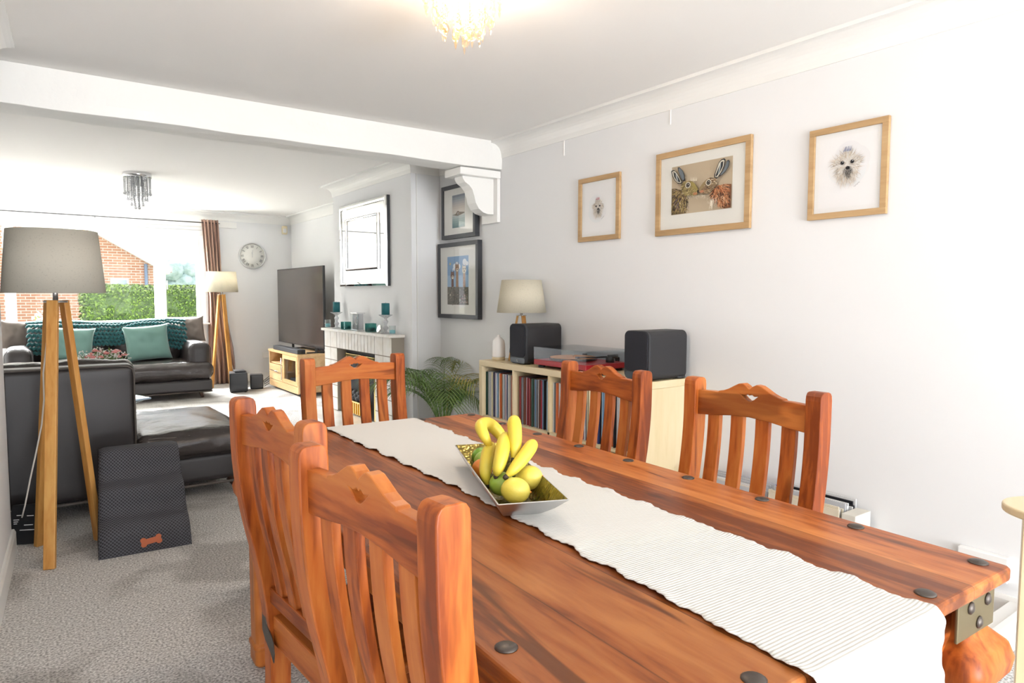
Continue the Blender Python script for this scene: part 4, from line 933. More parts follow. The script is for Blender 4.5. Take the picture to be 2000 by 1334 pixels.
picture('llama_print', 'large black deep-framed print of three llamas behind a stone wall, below the shore print', 4.843, 1.368, .640, .636, .034, .045, M['frameblk'], M['mount'], A, .36, .43)
# bevelled mirror
mi = thing('wall_mirror', 'large nearly square mirror with a silvery angled edge hanging above the fireplace', 'mirror', (XC - .001, 6.165, 1.737), R(-90))
w, h = 1.11, .815
mb = MB(); mb.span((-w / 2, -.03, -h / 2), (w / 2, -.001, h / 2)); mb.build('backing', M['blackm'], mi)
def bevel_frame(w0, h0, bw, y0, y1):
    mb = MB()
    A0 = [(-w0 / 2, -h0 / 2), (w0 / 2, -h0 / 2), (w0 / 2, h0 / 2), (-w0 / 2, h0 / 2)]; 
    def rg_(k, y): return mb._v([(math.copysign(abs(x) - k, x), y, math.copysign(abs(z) - k, z)) for x, z in A0])
    rs = [rg_(0, y0), rg_(.004, y1 - .001), rg_(bw / 2, y1 - .006), rg_(bw - .004, y1 - .001), rg_(bw, y0)]; mb._loft(rs, False, False); return mb
bevel_frame(w, h, .045, -.030, -.040).build('bevelled_edge', M['mirror'], mi)
mb = MB(); mb.span((-w / 2 + .045, -.032, -h / 2 + .045), (w / 2 - .045, -.0302, h / 2 - .045)); mb.build('border', M['mirror'], mi)
mb = MB(); iw, ih = .78, .52
mb.span((-iw / 2, -.036, -ih / 2 + .01), (iw / 2, -.0322, ih / 2 + .01)); mb.build('pane', M['mirror'], mi)
f = bevel_frame(iw, ih, .028, -.0362, -.046); f.build('inner_strip', M['chrome'], mi, loc=(0, 0, .01))

# ------------------------------------------------------------------ wall clock, alarm sensor
wc = thing('wall_clock', 'round cream wall clock with roman numerals beside the window', 'clock', (2.666, YF - .001, 1.806))
def facing(mb): bmesh.ops.transform(mb.bm, matrix=Matrix.Rotation(R(90), 4, 'X'), verts=mb.bm.verts); return mb
facing(MB().lathe([(.176, .0), (.176, .018), (.001, .018)], n=56, cap=False)).build('face', M['mount'], wc)
facing(MB().lathe([(.176, 0), (.186, .004), (.189, .022), (.183, .034), (.174, .034), (.170, .024), (.170, .0185)], n=64, cap=False)).build('rim', M['steel'], wc)
rom = ['XII', 'I', 'II', 'III', 'IIII', 'V', 'VI', 'VII', 'VIII', 'IX', 'X', 'XI']
for k, tx in enumerate(rom):
    mb = MB(); a = 2 * PI * k / 12; ca, sa = math.sin(a), math.cos(a); wd = {'I': .010, 'V': .022, 'X': .022}; tot = sum(wd[c] for c in tx); x = -tot / 2
    def st(x0, z0, x1, z1, wdt=.0035):
        def T(p): return Vector((ca * (.136 + p[1]) + p[0] * sa, -.0205, sa * (.136 + p[1]) - p[0] * ca))
        mb.bar(T((x0, z0)), T((x1, z1)), wdt, .001, (0, 1, 0))
    for c in tx:
        w_ = wd[c]
        if c == 'I': st(x + w_ / 2, -.018, x + w_ / 2, .018)
        elif c == 'V': st(x + .003, .018, x + w_ / 2, -.018, .004); st(x + w_ - .003, .018, x + w_ / 2, -.018, .002)
        else: st(x + .003, .018, x + w_ - .003, -.018, .004); st(x + w_ - .003, .018, x + .003, -.018, .002)
        x += w_
    mb.build('numeral', M['cab'], wc)
mb = MB(); mb.bar((0, -.022, -.02), (.004, -.022, .085), .005, .002, (0, 1, 0)); mb.build('minute_hand', M['steel'], wc)
mb = MB(); mb.bar((.003, -.024, -.012), (-.006, -.024, .055), .006, .002, (0, 1, 0)); mb.build('hour_hand', M['steel'], wc)
al = thing('alarm_sensor', 'small cream motion sensor high in the corner right of the clock', 'sensor', (3.13, YF - .001, 2.20))
mb = MB(); mb.rbox((0, -.03, 0), (.075, .055, .125), .014, 6); mb.build('housing', M['cream'], al)
mb = MB(); mb.rbox((-.005, -.062, -.01), (.05, .012, .06), .006, 6); mb.build('lens', M['white'], al)

# ------------------------------------------------------------------ ceiling lights
cl = thing('flush_chandelier', 'chrome flush ceiling light with hanging crystal strings in the far room', 'ceiling light', (.905, 7.36, ZC))
mb = MB(); mb.lathe([(.12, 0), (.125, -.006), (.125, -.042), (.118, -.045), (.001, -.045)], n=48); mb.build('plate', M['chrome'], cl)
for ri, (rr, n, ln, br) in enumerate(((.112, 20, .135, .0065), (.085, 14, .185, .007), (.055, 9, .235, .008), (.02, 3, .265, .009))):
    for k in range(n):
        a = 2 * PI * k / n + ri; mb = MB(); z = -.045
        while z > -.045 - ln: mb.ball((rr * math.cos(a), rr * math.sin(a), z - br), br, 8); z -= br * 2.15
        mb.ball((rr * math.cos(a), rr * math.sin(a), z - .011), .0125, 10, (1, 1, 1.1)); mb.build('crystal_string', M['crystal'], cl)
for k in range(3): a = 2 * PI * k / 3 + .4; mb = MB(); mb.lathe([(.013, -.045), (.013, -.09), (.018, -.10), (.018, -.12), (.006, -.13)], (.045 * math.cos(a), .045 * math.sin(a), 0), 14); mb.build('lamp_holder', M['steel'], cl)
ml = thing('crystal_chandelier', 'lit crystal droplet ceiling light above the dining table', 'ceiling light', (1.315, 2.13, ZC))
mb = MB(); mb.lathe([(.15, 0), (.155, -.006), (.155, -.03), (.15, -.034), (.001, -.034)], n=48); mb.build('plate', M['chrome'], ml)
bulb = mat('lit_bulb', (1, .9, .75), .5, emit=((1, .80, .55), 12))
for k in range(3):
    a = 2 * PI * k / 3; mb = MB(); mb.ball((.055 * math.cos(a), .055 * math.sin(a), -.085), .019, 12, (1, 1, 1.4)); mb.build('bulb', bulb, ml)
rg = random.Random(9)
for ri, (rr, n, ln) in enumerate(((.135, 16, .085), (.105, 13, .135), (.072, 9, .175), (.034, 5, .205), (.0, 1, .19))):
    for k in range(n):
        a = 2 * PI * k / n + ri * .7; x, y = rr * math.cos(a), rr * math.sin(a); mb = MB(); z = -.034; l2 = ln * rg.uniform(.88, 1.05)
        while z > -.034 - l2 + .03: mb.ball((x, y, z - .0065), .0065, 8); z -= .0142
        Mx = Matrix.Rotation(rg.uniform(0, PI), 3, 'Z'); mb.ball((x, y, z - .0175), .0175, 16, (1, .45, 1), Mx); z -= .036
        mb.lathe([(.001, z + .003), (.0055, z - .006), (.004, z - .014), (.0008, z - .024)][::-1], (x, y, 0), 6, smooth=False); mb.build('crystal_string', M['crystal_warm'], ml)
lamp('chandelier_bulbs', 'POINT', (1.315, 2.13, ZC - .105), 22, (1, .90, .80), shadow_soft_size=.05)

# ------------------------------------------------------------------ far room: lamps, curtain
fl = thing('tripod_floor_lamp', 'large wooden tripod floor lamp with grey linen shade in the left foreground', 'lamp', (.115, 3.868, 0))
def tripod(t, legs, ztop, leg_w, leg_d, spread0, m):
    for fx, fy in legs:
        l = math.hypot(fx, fy); ux, uy = fx / l, fy / l
        mb = MB(); mb.bar((fx, fy, 0), (ux * spread0, uy * spread0, ztop), leg_w, leg_d, (ux, uy, 0)); mb.build('leg', m, t, bevel=.003)
tripod(fl, [(-.073, -.228), (-.104, .152), (.140, .072)], 1.215, .046, .026, .038, M['lampwood'])
shade(.208, .182, .292, 1.250, M['shade1'], fl, 96)
mb = MB(); mb.lathe([(.05, 1.205), (.05, 1.213)], n=24); mb.lathe([(.011, 1.21), (.011, 1.30)], n=14); mb.lathe([(.02, 1.30), (.02, 1.34)], n=14); mb.build('bulb_holder', M['steel'], fl)
mb = MB(); mb.ball((0, 0, 1.38), .032, 14, (1, 1, 1.2)); mb.build('bulb', M['white'], fl)
mb = MB(); mb.tube([(-.02, -.02, 1.2), (-.045, -.05, 1.0), (-.06, .02, .87), (-.062, .03, .74), (-.075, .05, .62), (-.10, .08, .49), (-.13, .10, .35), (-.155, .13, .22), (-.17, .15, .155)], .0035, 8); mb.build('cord', M['cable'], fl)
l2 = thing('tripod_floor_lamp', 'wooden tripod floor lamp with cream shade in front of the brown curtain', 'lamp', (2.145, 9.66, 0))
tripod(l2, [(-.16, -.03), (.06, -.17), (.12, .12)], 1.255, .05, .026, .035, M['lampwood'])
shade(.208, .185, .272, 1.285, M['shade2'], l2, 64)
mb = MB(); mb.lathe([(.05, 1.25), (.05, 1.256)], n=24); mb.lathe([(.011, 1.25), (.011, 1.34)], n=14); mb.build('bulb_holder', M['steel'], l2)
mb = MB(); mb.ball((0, 0, 1.38), .032, 14, (1, 1, 1.2)); mb.build('bulb', M['white'], l2)
mb = MB(); mb.tube([(.02, -.02, 1.2), (.03, -.06, .9), (.02, -.08, .7), (.06, -.1, .4), (.12, -.1, .15), (.17, -.09, .01)], .0035, 8); mb.build('cord', M['cable'], l2)
def curt(u, v):
    z = 2.275 * (1 - v)
    K = [(2.275, 2.095, .225), (1.9, 2.115, .215), (1.5, 2.135, .20), (1.2, 2.15, .20), (.9, 2.17, .25), (.5, 2.20, .33), (.25, 2.215, .34), (0.004, 2.21, .30)]
    c, w_ = K[-1][1:]
    for (z0, c0, w0), (z1, c1, w1) in zip(K, K[1:]):
        if z >= z1 - 1e-6: t = (z0 - z) / (z0 - z1); c, w_ = lerp(c0, c1, t), lerp(w0, w1, t); break
    x = c + (u - .5) * w_; y = YF - .10 + .034 * math.sin(u * 2 * PI * 5.2 + .6 * math.sin(z * 1.7)) + .006 * noise.noise(Vector((u * 4, z * 2, 0)))
    return Vector((x - 2.1, y - 10, max(z, .004)))
mb = MB(); mb.sheet(110, 40, curt); tag(mb.build('curtain', M['curtain'], loc=(2.1, 10, 0), solid=.003), 'brown striped eyelet curtain gathered at the right side of the window', 'curtain')
mb = MB(); mb.tube([(-1.7, YF - .10, 2.235), (2.02, YF - .10, 2.232)], .007, 8); mb.tube([(2.02, YF - .10, 2.232), (2.22, YF - .10, 2.232)], .005, 8)
for x in (-.9, .75, 2.2): mb.tube([(x, YF - .10, 2.233), (x, YF - .028, 2.225)], .006, 6)
tag(mb.build('curtain_rail', M['blackm'], ), 'thin grey curtain rail running above the window', 'curtain rail')
# adaptor box by the left wall
ab = thing('adaptor_box', 'black plug-in box standing on the carpet behind the left wall end', 'adaptor', (-.02, 4.14, 0), R(-24))
mb = MB(); mb.prism([(-.07, 0), (.055, 0), (.055, .05), (.04, .175), (-.04, .195), (-.07, .12)], lambda a, b, t: (t, a, b), -.065, .065); o = mb.build('case', M['black'], ab, bevel=.008, seg=3)
mb = MB()
for k, (z, a, b) in enumerate(((.15, -.03, .0), (.146, .015, .045), (.128, -.045, -.02), (.118, -.045, -.025), (.108, -.045, -.03), (.10, .0, .04), (.075, -.02, .045))): mb.box(((a + b) / 2, -.072 - (0.0 if z > .0 else 0), z), (b - a, .001, .0035))
mb.build('printed_marks', M['white'], ab)

# ------------------------------------------------------------------ sofas
def piping(parent, pts, r=.005, m='piping'): mb = MB(); mb.tube(pts, r, 8); mb.build('piping', M[m], parent)
ns = thing('chaise_sofa', 'dark brown leather sofa with open chaise end seen from behind at the left', 'sofa', (0, 4.35, 0))
mb = MB(); mb.rbox((-.555, .085, .475), (2.09, .17, .745), .035, 14, bulge=.004, wr=.002, ws=4); bp = mb.build('back_panel', M['leathersm'], ns)
piping(bp, [(-1.58, .0, .838)] + [(x, -.004 + .001 * math.sin(x * 9), .842 + .002 * math.sin(x * 5)) for x in [-1.5 + .1 * i for i in range(20)]] + [(.455, -.002, .838), (.478, .0, .82), (.484, .0, .78), (.482, -.002, .5), (.48, -.002, .14)])
piping(bp, [(-.105, -.0045, .835), (-.105, -.006, .5), (-.105, -.004, .13)], .0025, 'leather')
mb = MB(); mb.rbox((-.26, .50, .185), (2.68, .92, .17), .03, 14, bulge=.003); mb.build('base', M['leathersm'], ns)
mb = MB(); mb.tube([(-1.6, -.005, .098), (1.03, -.008, .098), (1.085, .03, .098), (1.085, .95, .098)], .008, 8); mb.build('base_piping', M['piping'], ns)
mb = MB(); mb.rbox((.788, .475, .345), (.61, .985, .165), .055, 18, bulge=.028, wr=.012, ws=7); sc = mb.build('seat_cushion', M['leather'], ns)
piping(sc, [(-.2 + .05 * i, -.005 + .003 * math.sin(i), .405 + .004 * math.sin(i * 1.3)) for i in range(14, 26)] + [(1.09, .05, .405), (1.095, .5, .41), (1.09, .95, .405)], .003, 'piping')
mb = MB(); mb.rbox((.10, .575, .345), (.74, .80, .165), .05, 14, bulge=.02, wr=.008, ws=7, seed=8); mb.build('seat_cushion', M['leather'], ns)
mb = MB(); mb.rbox((-.93, .575, .345), (1.28, .80, .165), .05, 14, bulge=.028, wr=.010, ws=7, seed=5); mb.build('seat_cushion', M['leather'], ns)
mb = MB(); mb.rbox((.165, .265, .645), (.67, .17, .42), .05, 16, bulge=.012, wr=.016, ws=8, seed=3); bc_ = mb.build('back_cushion', M['leather'], ns)
mb = MB(); mb.rbox((-.55, .265, .645), (.72, .17, .42), .05, 16, bulge=.012, wr=.016, ws=8, seed=9); mb.build('back_cushion', M['leather'], ns)
mb = MB(); mb.rbox((-1.25, .265, .645), (.66, .17, .42), .05, 12, bulge=.012, wr=.016, ws=8, seed=12); mb.build('back_cushion', M['leather'], ns)
for x, y, dx, dy in ((1.0, .07, .06, -.05), (1.0, .88, .06, .05), (-1.5, .07, -.04, -.04), (-1.5, .88, -.04, .04)):
    mb = MB(); mb.tube([(x, y, .105), (x + dx, y + dy, .002)], [.026, .015], 14); mb.build('leg', M['darkleg'], ns)
fs = thing('window_sofa', 'dark brown leather sofa with rolled arms standing under the window', 'sofa', (.80, 8.72, 0))
mb = MB(); mb.rbox((0, .48, .155), (2.02, .94, .15), .03, 14, bulge=.004); mb.build('base', M['leathersm'], fs)
mb = MB(); mb.tube([(-1.0, -.0, .083), (1.0, .0, .083), (1.0, .93, .083)], .008, 8); mb.build('base_piping', M['piping'], fs)
mb = MB(); mb.rbox((.51, .36, .335), (1.04, .74, .215), .085, 20, bulge=.02, wr=.012, ws=8, seed=2); mb.build('seat_cushion', M['leather'], fs)
mb = MB(); mb.rbox((-.51, .36, .335), (1.02, .74, .215), .085, 20, bulge=.02, wr=.012, ws=8, seed=6); mb.build('seat_cushion', M['leather'], fs)
for s in (-1, 1):
    mb = MB(); mb.rbox((s * .885, .50, .445), (.255, .86, .45), .085, 14, bulge=.008, wr=.004, ws=5); am = mb.build('arm', M['leathersm'], fs)
    c = s * .885; piping(am, [(c - s * .12, .068, .42), (c - s * .122, .07, .60), (c - s * .09, .075, .655), (c, .075, .668), (c + s * .09, .075, .655), (c + s * .122, .07, .60), (c + s * .12, .068, .42)], .0035, 'leather')
mb = MB(); mb.rbox((0, .86, .50), (1.78, .20, .60), .07, 14, bulge=.01); mb.build('back_frame', M['leathersm'], fs)
for x, sd2 in ((-.40, 4), (.38, 8)):
    mb = MB(); mb.rbox((x, .64, .645), (.77, .24, .47), .10, 20, bulge=.035, wr=.022, ws=8, seed=sd2); mb.build('back_cushion', M['leather'], fs)
for x, y in ((.88, .08), (-.88, .08), (.88, .85), (-.88, .85)): mb = MB(); mb.tube([(x, y, .09), (x + .025 * (1 if x > 0 else -1), y, .002)], [.026, .015], 14); mb.build('leg', M['darkleg'], fs)
def cushion(name, loc, size, rot, m, label, puff=.055, group=None, seed=0):
    Mx = Matrix.Rotation(rot[2], 3, 'Z') @ Matrix.Rotation(rot[0], 3, 'X') @ Matrix.Rotation(rot[1], 3, 'Y'); mb = MB(); n = 22
    w, h = size
    for s in (-1, 1):
        def f(u, v):
            a, b = 2 * u - 1, 2 * v - 1
            pinch = 1 - .09 * (1 - abs(a) ** 3) * abs(b) ** 2 - 0; pin2 = 1 - .09 * (1 - abs(b) ** 3) * abs(a) ** 2
            t = puff * ((1 - a ** 4) * (1 - b ** 4)) ** .6 + .006 * noise.noise(Vector((a * 2.5 + seed, b * 2.5, s))) * (1 - a * a) * (1 - b * b) * 3
            return Mx @ Vector((a * w / 2 * pin2, s * (t + .001), b * h / 2 * pinch))
        mb.sheet(n, n, f)
    bmesh.ops.remove_doubles(mb.bm, verts=mb.bm.verts, dist=.0025)
    return tag(mb.build(name, m, loc=loc), label, 'cushion', group)
cushion('cushion', (1.165, 9.085, .672), (.50, .44), (R(-14), R(-4), R(2)), M['teal'], 'sage teal cushion on the right half of the window sofa', .06, 'teal cushions', 1)
cushion('cushion', (.375, 9.085, .672), (.50, .43), (R(-14), R(5), R(-4)), M['teal'], 'sage teal cushion on the left half of the window sofa, behind the flowers', .06, 'teal cushions', 4)
cushion('cushion', (1.73, 9.46, .80), (.30, .34), (R(-12), R(-6), R(-20)), M['brownc'], 'small taupe cushion behind the right arm of the window sofa', .05, 'taupe cushions', 3)
cushion('cushion', (-.13, 9.46, .79), (.30, .34), (R(-12), R(6), R(20)), M['brownc'], 'small taupe cushion behind the left arm of the window sofa', .05, 'taupe cushions', 5)
# chunky knitted throw over the sofa back
mb = MB(); rg = random.Random(3)
def drape(u, v):
    x = lerp(.0, 1.60, u); low = .20 + .05 * math.sin(u * 7) + (.10 if u < .12 or u > .88 else 0) - .04 * math.exp(-((u - .55) / .08) ** 2) * -1
    s = v * (.32 + low)
    if s < .22: y, z = 9.60 - s, .905 + .018 * math.sin(u * 9)
    elif s < .30: t = (s - .22) / .08; y, z = 9.38 - .135 * t, .91 - .01 * t + .018 * math.sin(u * 9)
    else: t = s - .30; y, z = 9.245 - .06 * math.sin(min(1, t / .12) * PI / 2) , .895 - t + .018 * math.sin(u * 9)
    return Vector((x, y, z))
nu, nv = 40, 13
for j in range(nv):
    for i in range(nu):
        u, v = (i + .5 + .5 * (j % 2) * .6) / nu, (j + .5) / nv
        p = drape(min(u, 1), v); q = drape(min(u, 1), min(1, v + .04)); q2 = drape(min(1, u + .015), v)
        t = (q - p).normalized(); a = (q2 - p).normalized(); nrm = a.cross(t).normalized()
        if nrm.y > 0 and abs(nrm.y) > .3: nrm = -nrm
        if nrm.z < -.2: nrm = -nrm
        for s in (-1, 1):
            d = (t * .8 + a * s * .6).normalized(); b2 = nrm.cross(d).normalized()
            Mx = Matrix((b2, nrm, d)).transposed(); mb.ball(p + a * s * .011 + nrm * (.014 + .004 * rg.random()), .030, 8, (.55, .5, 1), Mx)
tag(mb.build('knitted_throw', M['tealk']), 'chunky dark teal knitted throw draped along the back of the window sofa', 'throw')
# coffee table with flowers
ct = thing('coffee_table', 'low round glass coffee table between the two sofas', 'table', (.42, 6.30, 0))
mb = MB(); mb.lathe([(.35, .385), (.353, .392), (.35, .40)], n=56); mb.build('top', M['clear'], ct)
for k in range(3): a = R(30 + 120 * k); mb = MB(); mb.tube([(.27 * math.cos(a), .27 * math.sin(a), .385), (.22 * math.cos(a), .22 * math.sin(a), .002)], .012, 10); mb.build('leg', M['chrome'], ct)
mb = MB(); mb.lathe([(.24, .18), (.243, .185), (.24, .19)], n=40); mb.build('shelf', M['white'], ct)
mb = MB(); mb.span((-.12, -.16, 0), (.12, .16, .012)); tag(mb.build('magazine', colour(hx('b9cfe6'), .3), loc=(.63, 6.22, .401), rotz=R(20), bevel=.002), 'pale blue magazine on the right edge of the coffee table', 'magazine')
vf = thing('flower_vase', 'vase of pink and white flowers on the coffee table', 'flowers', (.50, 6.42, .401))
mb = MB(); mb.lathe([(.05, 0), (.065, .03), (.07, .09), (.055, .15), (.06, .17), (.054, .17), (.05, .15), (.001, .02)], n=28, cap=False); mb.build('vase', M['ceramic'], vf)
leaf_b, pink_b, white_b, stem_b = MB(), MB(), MB(), MB(); rg = random.Random(8)
for k in range(60):
    a = rg.uniform(0, 2 * PI); r_ = .19 * math.sqrt(rg.random()); z = .385 - r_ * .3 + rg.uniform(-.03, .03); p = Vector((r_ * math.cos(a), r_ * math.sin(a) * .8, z))
    stem_b.tube([(0, 0, .12), p * .6 + Vector((0, 0, .06)), p], .0018, 5)
    if k % 3 == 0:
        for j in range(7): b2 = 2 * PI * j / 7; pink_b.ball(p + Vector((.013 * math.cos(b2), .013 * math.sin(b2), .004)), .011, 6, (1, 1, .8))
        pink_b.ball(p + Vector((0, 0, .008)), .012, 6)
    else:
        for j in range(5): white_b.ball(p + Vector((rg.uniform(-.02, .02), rg.uniform(-.02, .02), rg.uniform(-.015, .02))), .0055, 6)
    for j in range(3):
        d = Vector((rg.uniform(-1, 1), rg.uniform(-1, 1), rg.uniform(-.2, .8))).normalized(); c = p * rg.uniform(.7, .95) + Vector((0, 0, .02)); sdv = d.cross(Vector((0, 0, 1))).normalized() * .009
        leaf_b.poly([c, c + d * .025 + sdv, c + d * .055, c + d * .025 - sdv], True)
stem_b.build('stems', M['leafg'], vf, kind='stuff'); leaf_b.build('leaves', M['leafg'], vf, kind='stuff'); pink_b.build('pink_blooms', colour(hx('d98a86'), .7), vf, kind='stuff'); white_b.build('white_sprigs', colour(hx('e6e2dc'), .7), vf, kind='stuff')

# ------------------------------------------------------------------ pet steps
ps = thing('pet_steps', 'charcoal dotted fabric pet steps with a tan leather bone patch, in front of the sofa', 'pet steps', (.43, 3.62, 0), R(-3.5))
prof = []
def padd(*a): prof.extend(a)
ctrl = [(-.005, .0), (-.012, .05), (-.004, .11), (.03, .145), (.08, .165), (.115, .20), (.118, .245), (.13, .285), (.17, .305), (.215, .32), (.245, .36), (.252, .41), (.275, .452), (.32, .462), (.385, .458), (.40, .44), (.40, .0)]
P3 = [ctrl[0]] + ctrl + [ctrl[-1]]
for i in range(1, len(P3) - 2):
    nn_ = 5 if i < len(P3) - 4 else 1
    for k in range(nn_):
        t = k / nn_; a, b, c, d = P3[i - 1:i + 3]
        prof.append(tuple(.5 * (2 * b[m] + (c[m] - a[m]) * t + (2 * a[m] - 5 * b[m] + 4 * c[m] - d[m]) * t * t + (3 * b[m] - a[m] - 3 * c[m] + d[m]) * t ** 3) if nn_ > 1 else b[m] for m in range(2)))
prof.append(ctrl[-1])
bm = bmesh.new(); uvl = bm.loops.layers.uv.new('UVMap'); n = 16; grid = []; acc = [0]
for a, b in zip(prof, prof[1:]): acc.append(acc[-1] + math.hypot(a[0] - b[0], a[1] - b[1]))
for i in range(n + 1):
    col_ = []
    u = -1 + 2 * i / n
    for (y, z) in prof:
        hw = .20 - .02 * (z / .46); ee = .012 * max(0, abs(u) - .85) / .15
        wv = .006 * noise.noise(Vector((u * 1.3, y * 6, z * 6))) if 0.02 < z < .45 else 0
        col_.append(bm.verts.new((u * hw, y + ee * (1 if z > .001 else 0) - wv, max(0, z - ee * (1 if z > .05 else 0)))))
    grid.append(col_)
for i in range(n):
    for j in range(len(prof) - 1):
        f = bm.faces.new([grid[i][j], grid[i + 1][j], grid[i + 1][j + 1], grid[i][j + 1]]); f.smooth = True
        for lp, (ii, jj) in zip(f.loops, ((i, j), (i + 1, j), (i + 1, j + 1), (i, j + 1))): lp[uvl].uv = (ii / n * .40, acc[jj])
for i in (0, n): bm.faces.new(grid[i])
mb = MB(); mb.bm.free(); mb.bm = bm; mb.build('padded_cover', M['pet'], ps)
bo = []
for cx, a0, a1 in ((.030, -150, 150),):
    pass
for ang in range(-120, 61, 15): bo.append((.030 + .013 * math.cos(R(ang)), .010 + .013 * math.sin(R(ang)) - .0 + .0)) if ang > -45 else None
out = []
for sx, sy in ((1, 1), (-1, 1), (-1, -1), (1, -1)):
    arc_ = [(sx * (.033 + .013 * math.cos(R(a))), sy * (.011 + .013 * math.sin(R(a)))) for a in range(-40, 190, 23)]
    out += arc_ if sx * sy > 0 else arc_[::-1]
mb = MB(); mb.prism(out, lambda x, z, t: (x, t, z), -.004, .0); bmesh.ops.transform(mb.bm, matrix=Matrix.Rotation(R(-8), 4, 'Y'), verts=mb.bm.verts); mb.build('bone_patch', M['bone'], ps, bevel=.0015, loc=(.02, -.013, .056))

# ------------------------------------------------------------------ television corner
bn = thing('television_bench', 'light oak television bench with drawer and glass door in the alcove', 'cabinet', (2.66, 8.14, 0))
BL, BD, BH = 1.20, .45, .52
def bb(a, b): return MB().span(a, b)
bb((-.01, -.01, BH - .03), (BD, BL + .01, BH)).build('top', M['benchoak'], bn, bevel=.004)
bb((0, 0, .04), (BD, .022, BH - .03)).build('side_panel', M['benchoak'], bn); bb((0, BL - .022, .04), (BD, BL, BH - .03)).build('side_panel', M['benchoak'], bn)
bb((0.0, .022, .03), (.02, BL - .022, .10)).build('plinth', M['benchoak'], bn); bb((.0, .022, .10), (BD, BL - .022, .118)).build('bottom_board', M['benchoak'], bn); bb((BD - .01, .022, .118), (BD, BL - .022, BH - .03)).build('back_panel', M['benchoak'], bn)
bb((.0, .60, .118), (BD - .01, .62, BH - .03)).build('divider', M['benchoak'], bn); bb((.02, .62, .335), (BD - .01, BL - .022, .35)).build('shelf', M['benchoak'], bn)
dr = bb((-.004, .625, .125), (.016, BL - .026, .33)).build('drawer', M['benchoak'], bn, bevel=.002)
mb = MB(); mb.tube([(-.028, .74, .25), (-.028, 1.06, .25)], .006, 8); mb.tube([(-.028, .76, .25), (0, .76, .25)], .004, 6); mb.tube([(-.028, 1.04, .25), (0, 1.04, .25)], .004, 6); mb.build('handle', M['chrome'], dr)
mb = MB(); mb.span((-.004, .03, .125), (.016, .60, .175)); mb.span((-.004, .03, BH - .085), (.016, .60, BH - .035)); mb.span((-.004, .03, .175), (.016, .085, BH - .085)); mb.span((-.004, .545, .175), (.016, .60, BH - .085)); dd = mb.build('door', M['benchoak'], bn, bevel=.002)
mb = MB(); mb.span((.004, .085, .175), (.009, .545, BH - .085)); mb.build('glass', M['clear'], dd)
mb = MB(); mb.tube([(-.03, .572, .16), (-.03, .572, .44)], .006, 8); mb.tube([(-.03, .572, .18), (0, .572, .18)], .004, 6); mb.tube([(-.03, .572, .42), (0, .572, .42)], .004, 6); mb.build('handle', M['chrome'], dd)
mb = MB(); mb.span((.06, .12, .119), (.36, .50, .19)); tag(mb.build('set_top_box', M['blackm'], loc=(2.66, 8.14, 0), bevel=.003), 'black media box inside the glass door of the television bench', 'media box')
mb = MB(); mb.span((0, 0, 0), (.10, 1.0, .055)); tag(mb.build('soundbar', M['blackm'], loc=(2.675, 8.20, BH + .001), bevel=.006), 'long black soundbar along the front of the oak television bench', 'soundbar')
tv = thing('television', 'very large flat black television standing on the oak bench', 'television', (2.93, 8.855, BH))
mb = MB(); mb.span((-.012, -.905, .065), (.018, .905, 1.085)); mb.span((.018, -.6, .10), (.05, .6, .7)); mb.build('case', M['black'], tv, bevel=.004)
mb = MB(); mb.span((-.0135, -.895, .078), (-.012, .895, 1.075)); mb.build('screen', M['screen'], tv)
mb = MB()
for y in (-.60, .30): mb.bar((-.12, y, .008), (.14, y, .008), .03, .014); mb.bar((.0, y, .01), (.0, y, .09), .03, .016, (0, 1, 0))
mb.span((.12, -.62, .001), (.15, .32, .02)); mb.build('stand', M['black'], tv, bevel=.002)
sb = thing('subwoofer', 'black cube subwoofer on the carpet between curtain and bench', 'speaker', (2.20, 9.12, 0), R(-12))
mb = MB(); mb.rbox((0, 0, .13), (.215, .32, .24), .012, 8); mb.build('cabinet', M['black'], sb)
for a in (-.08, .08):
    for b in (-.12, .12): mb = MB(); mb.lathe([(.013, 0), (.013, .012)], (a, b, 0), 10); mb.build('foot', M['blackm'], sb)
mb = MB(); mb.tube([(.108 + .0, .05 * math.cos(a), .12 + .05 * math.sin(a)) for a in [2 * PI * i / 24 for i in range(25)]], .006, 8); mb.build('port', M['blackm'], sb)
mb = MB(); mb.rbox((0, 0, .0125), (.13, .19, .025), .008, 6); tag(mb.build('router', M['black'], loc=(2.215, 9.12, .2495), rotz=R(-6)), 'flat black router box lying on the subwoofer', 'router')
sw = thing('satellite_speaker', 'smaller black speaker box right beside the subwoofer', 'speaker', (2.46, 9.24, 0), R(-12))
mb = MB(); mb.rbox((0, 0, .10), (.16, .17, .19), .012, 8); mb.build('cabinet', M['black'], sw); mb = MB(); mb.lathe([(.05, 0), (.05, .006)], n=20); mb.build('foot', M['blackm'], sw)
mb = MB()
for k in range(4): mb.tube([(2.565, 9.25 + .02 * k, .02 + .03 * k), (2.60, 9.30 + .05 * k, .03 + .012 * k), (2.70, 9.42 + .01 * k, .05 + .03 * k)], .004, 6)
tag(mb.build('cable_tangle', M['black']), 'black and white cables between the small speaker and the oak bench', 'cables')
mb = MB(); mb.span((2.78, YF - .012, .33), (2.92, YF + .001, .41)); tag(mb.build('aerial_socket', M['white'], bevel=.003), 'small white socket plate on the far wall left of the bench', 'socket')

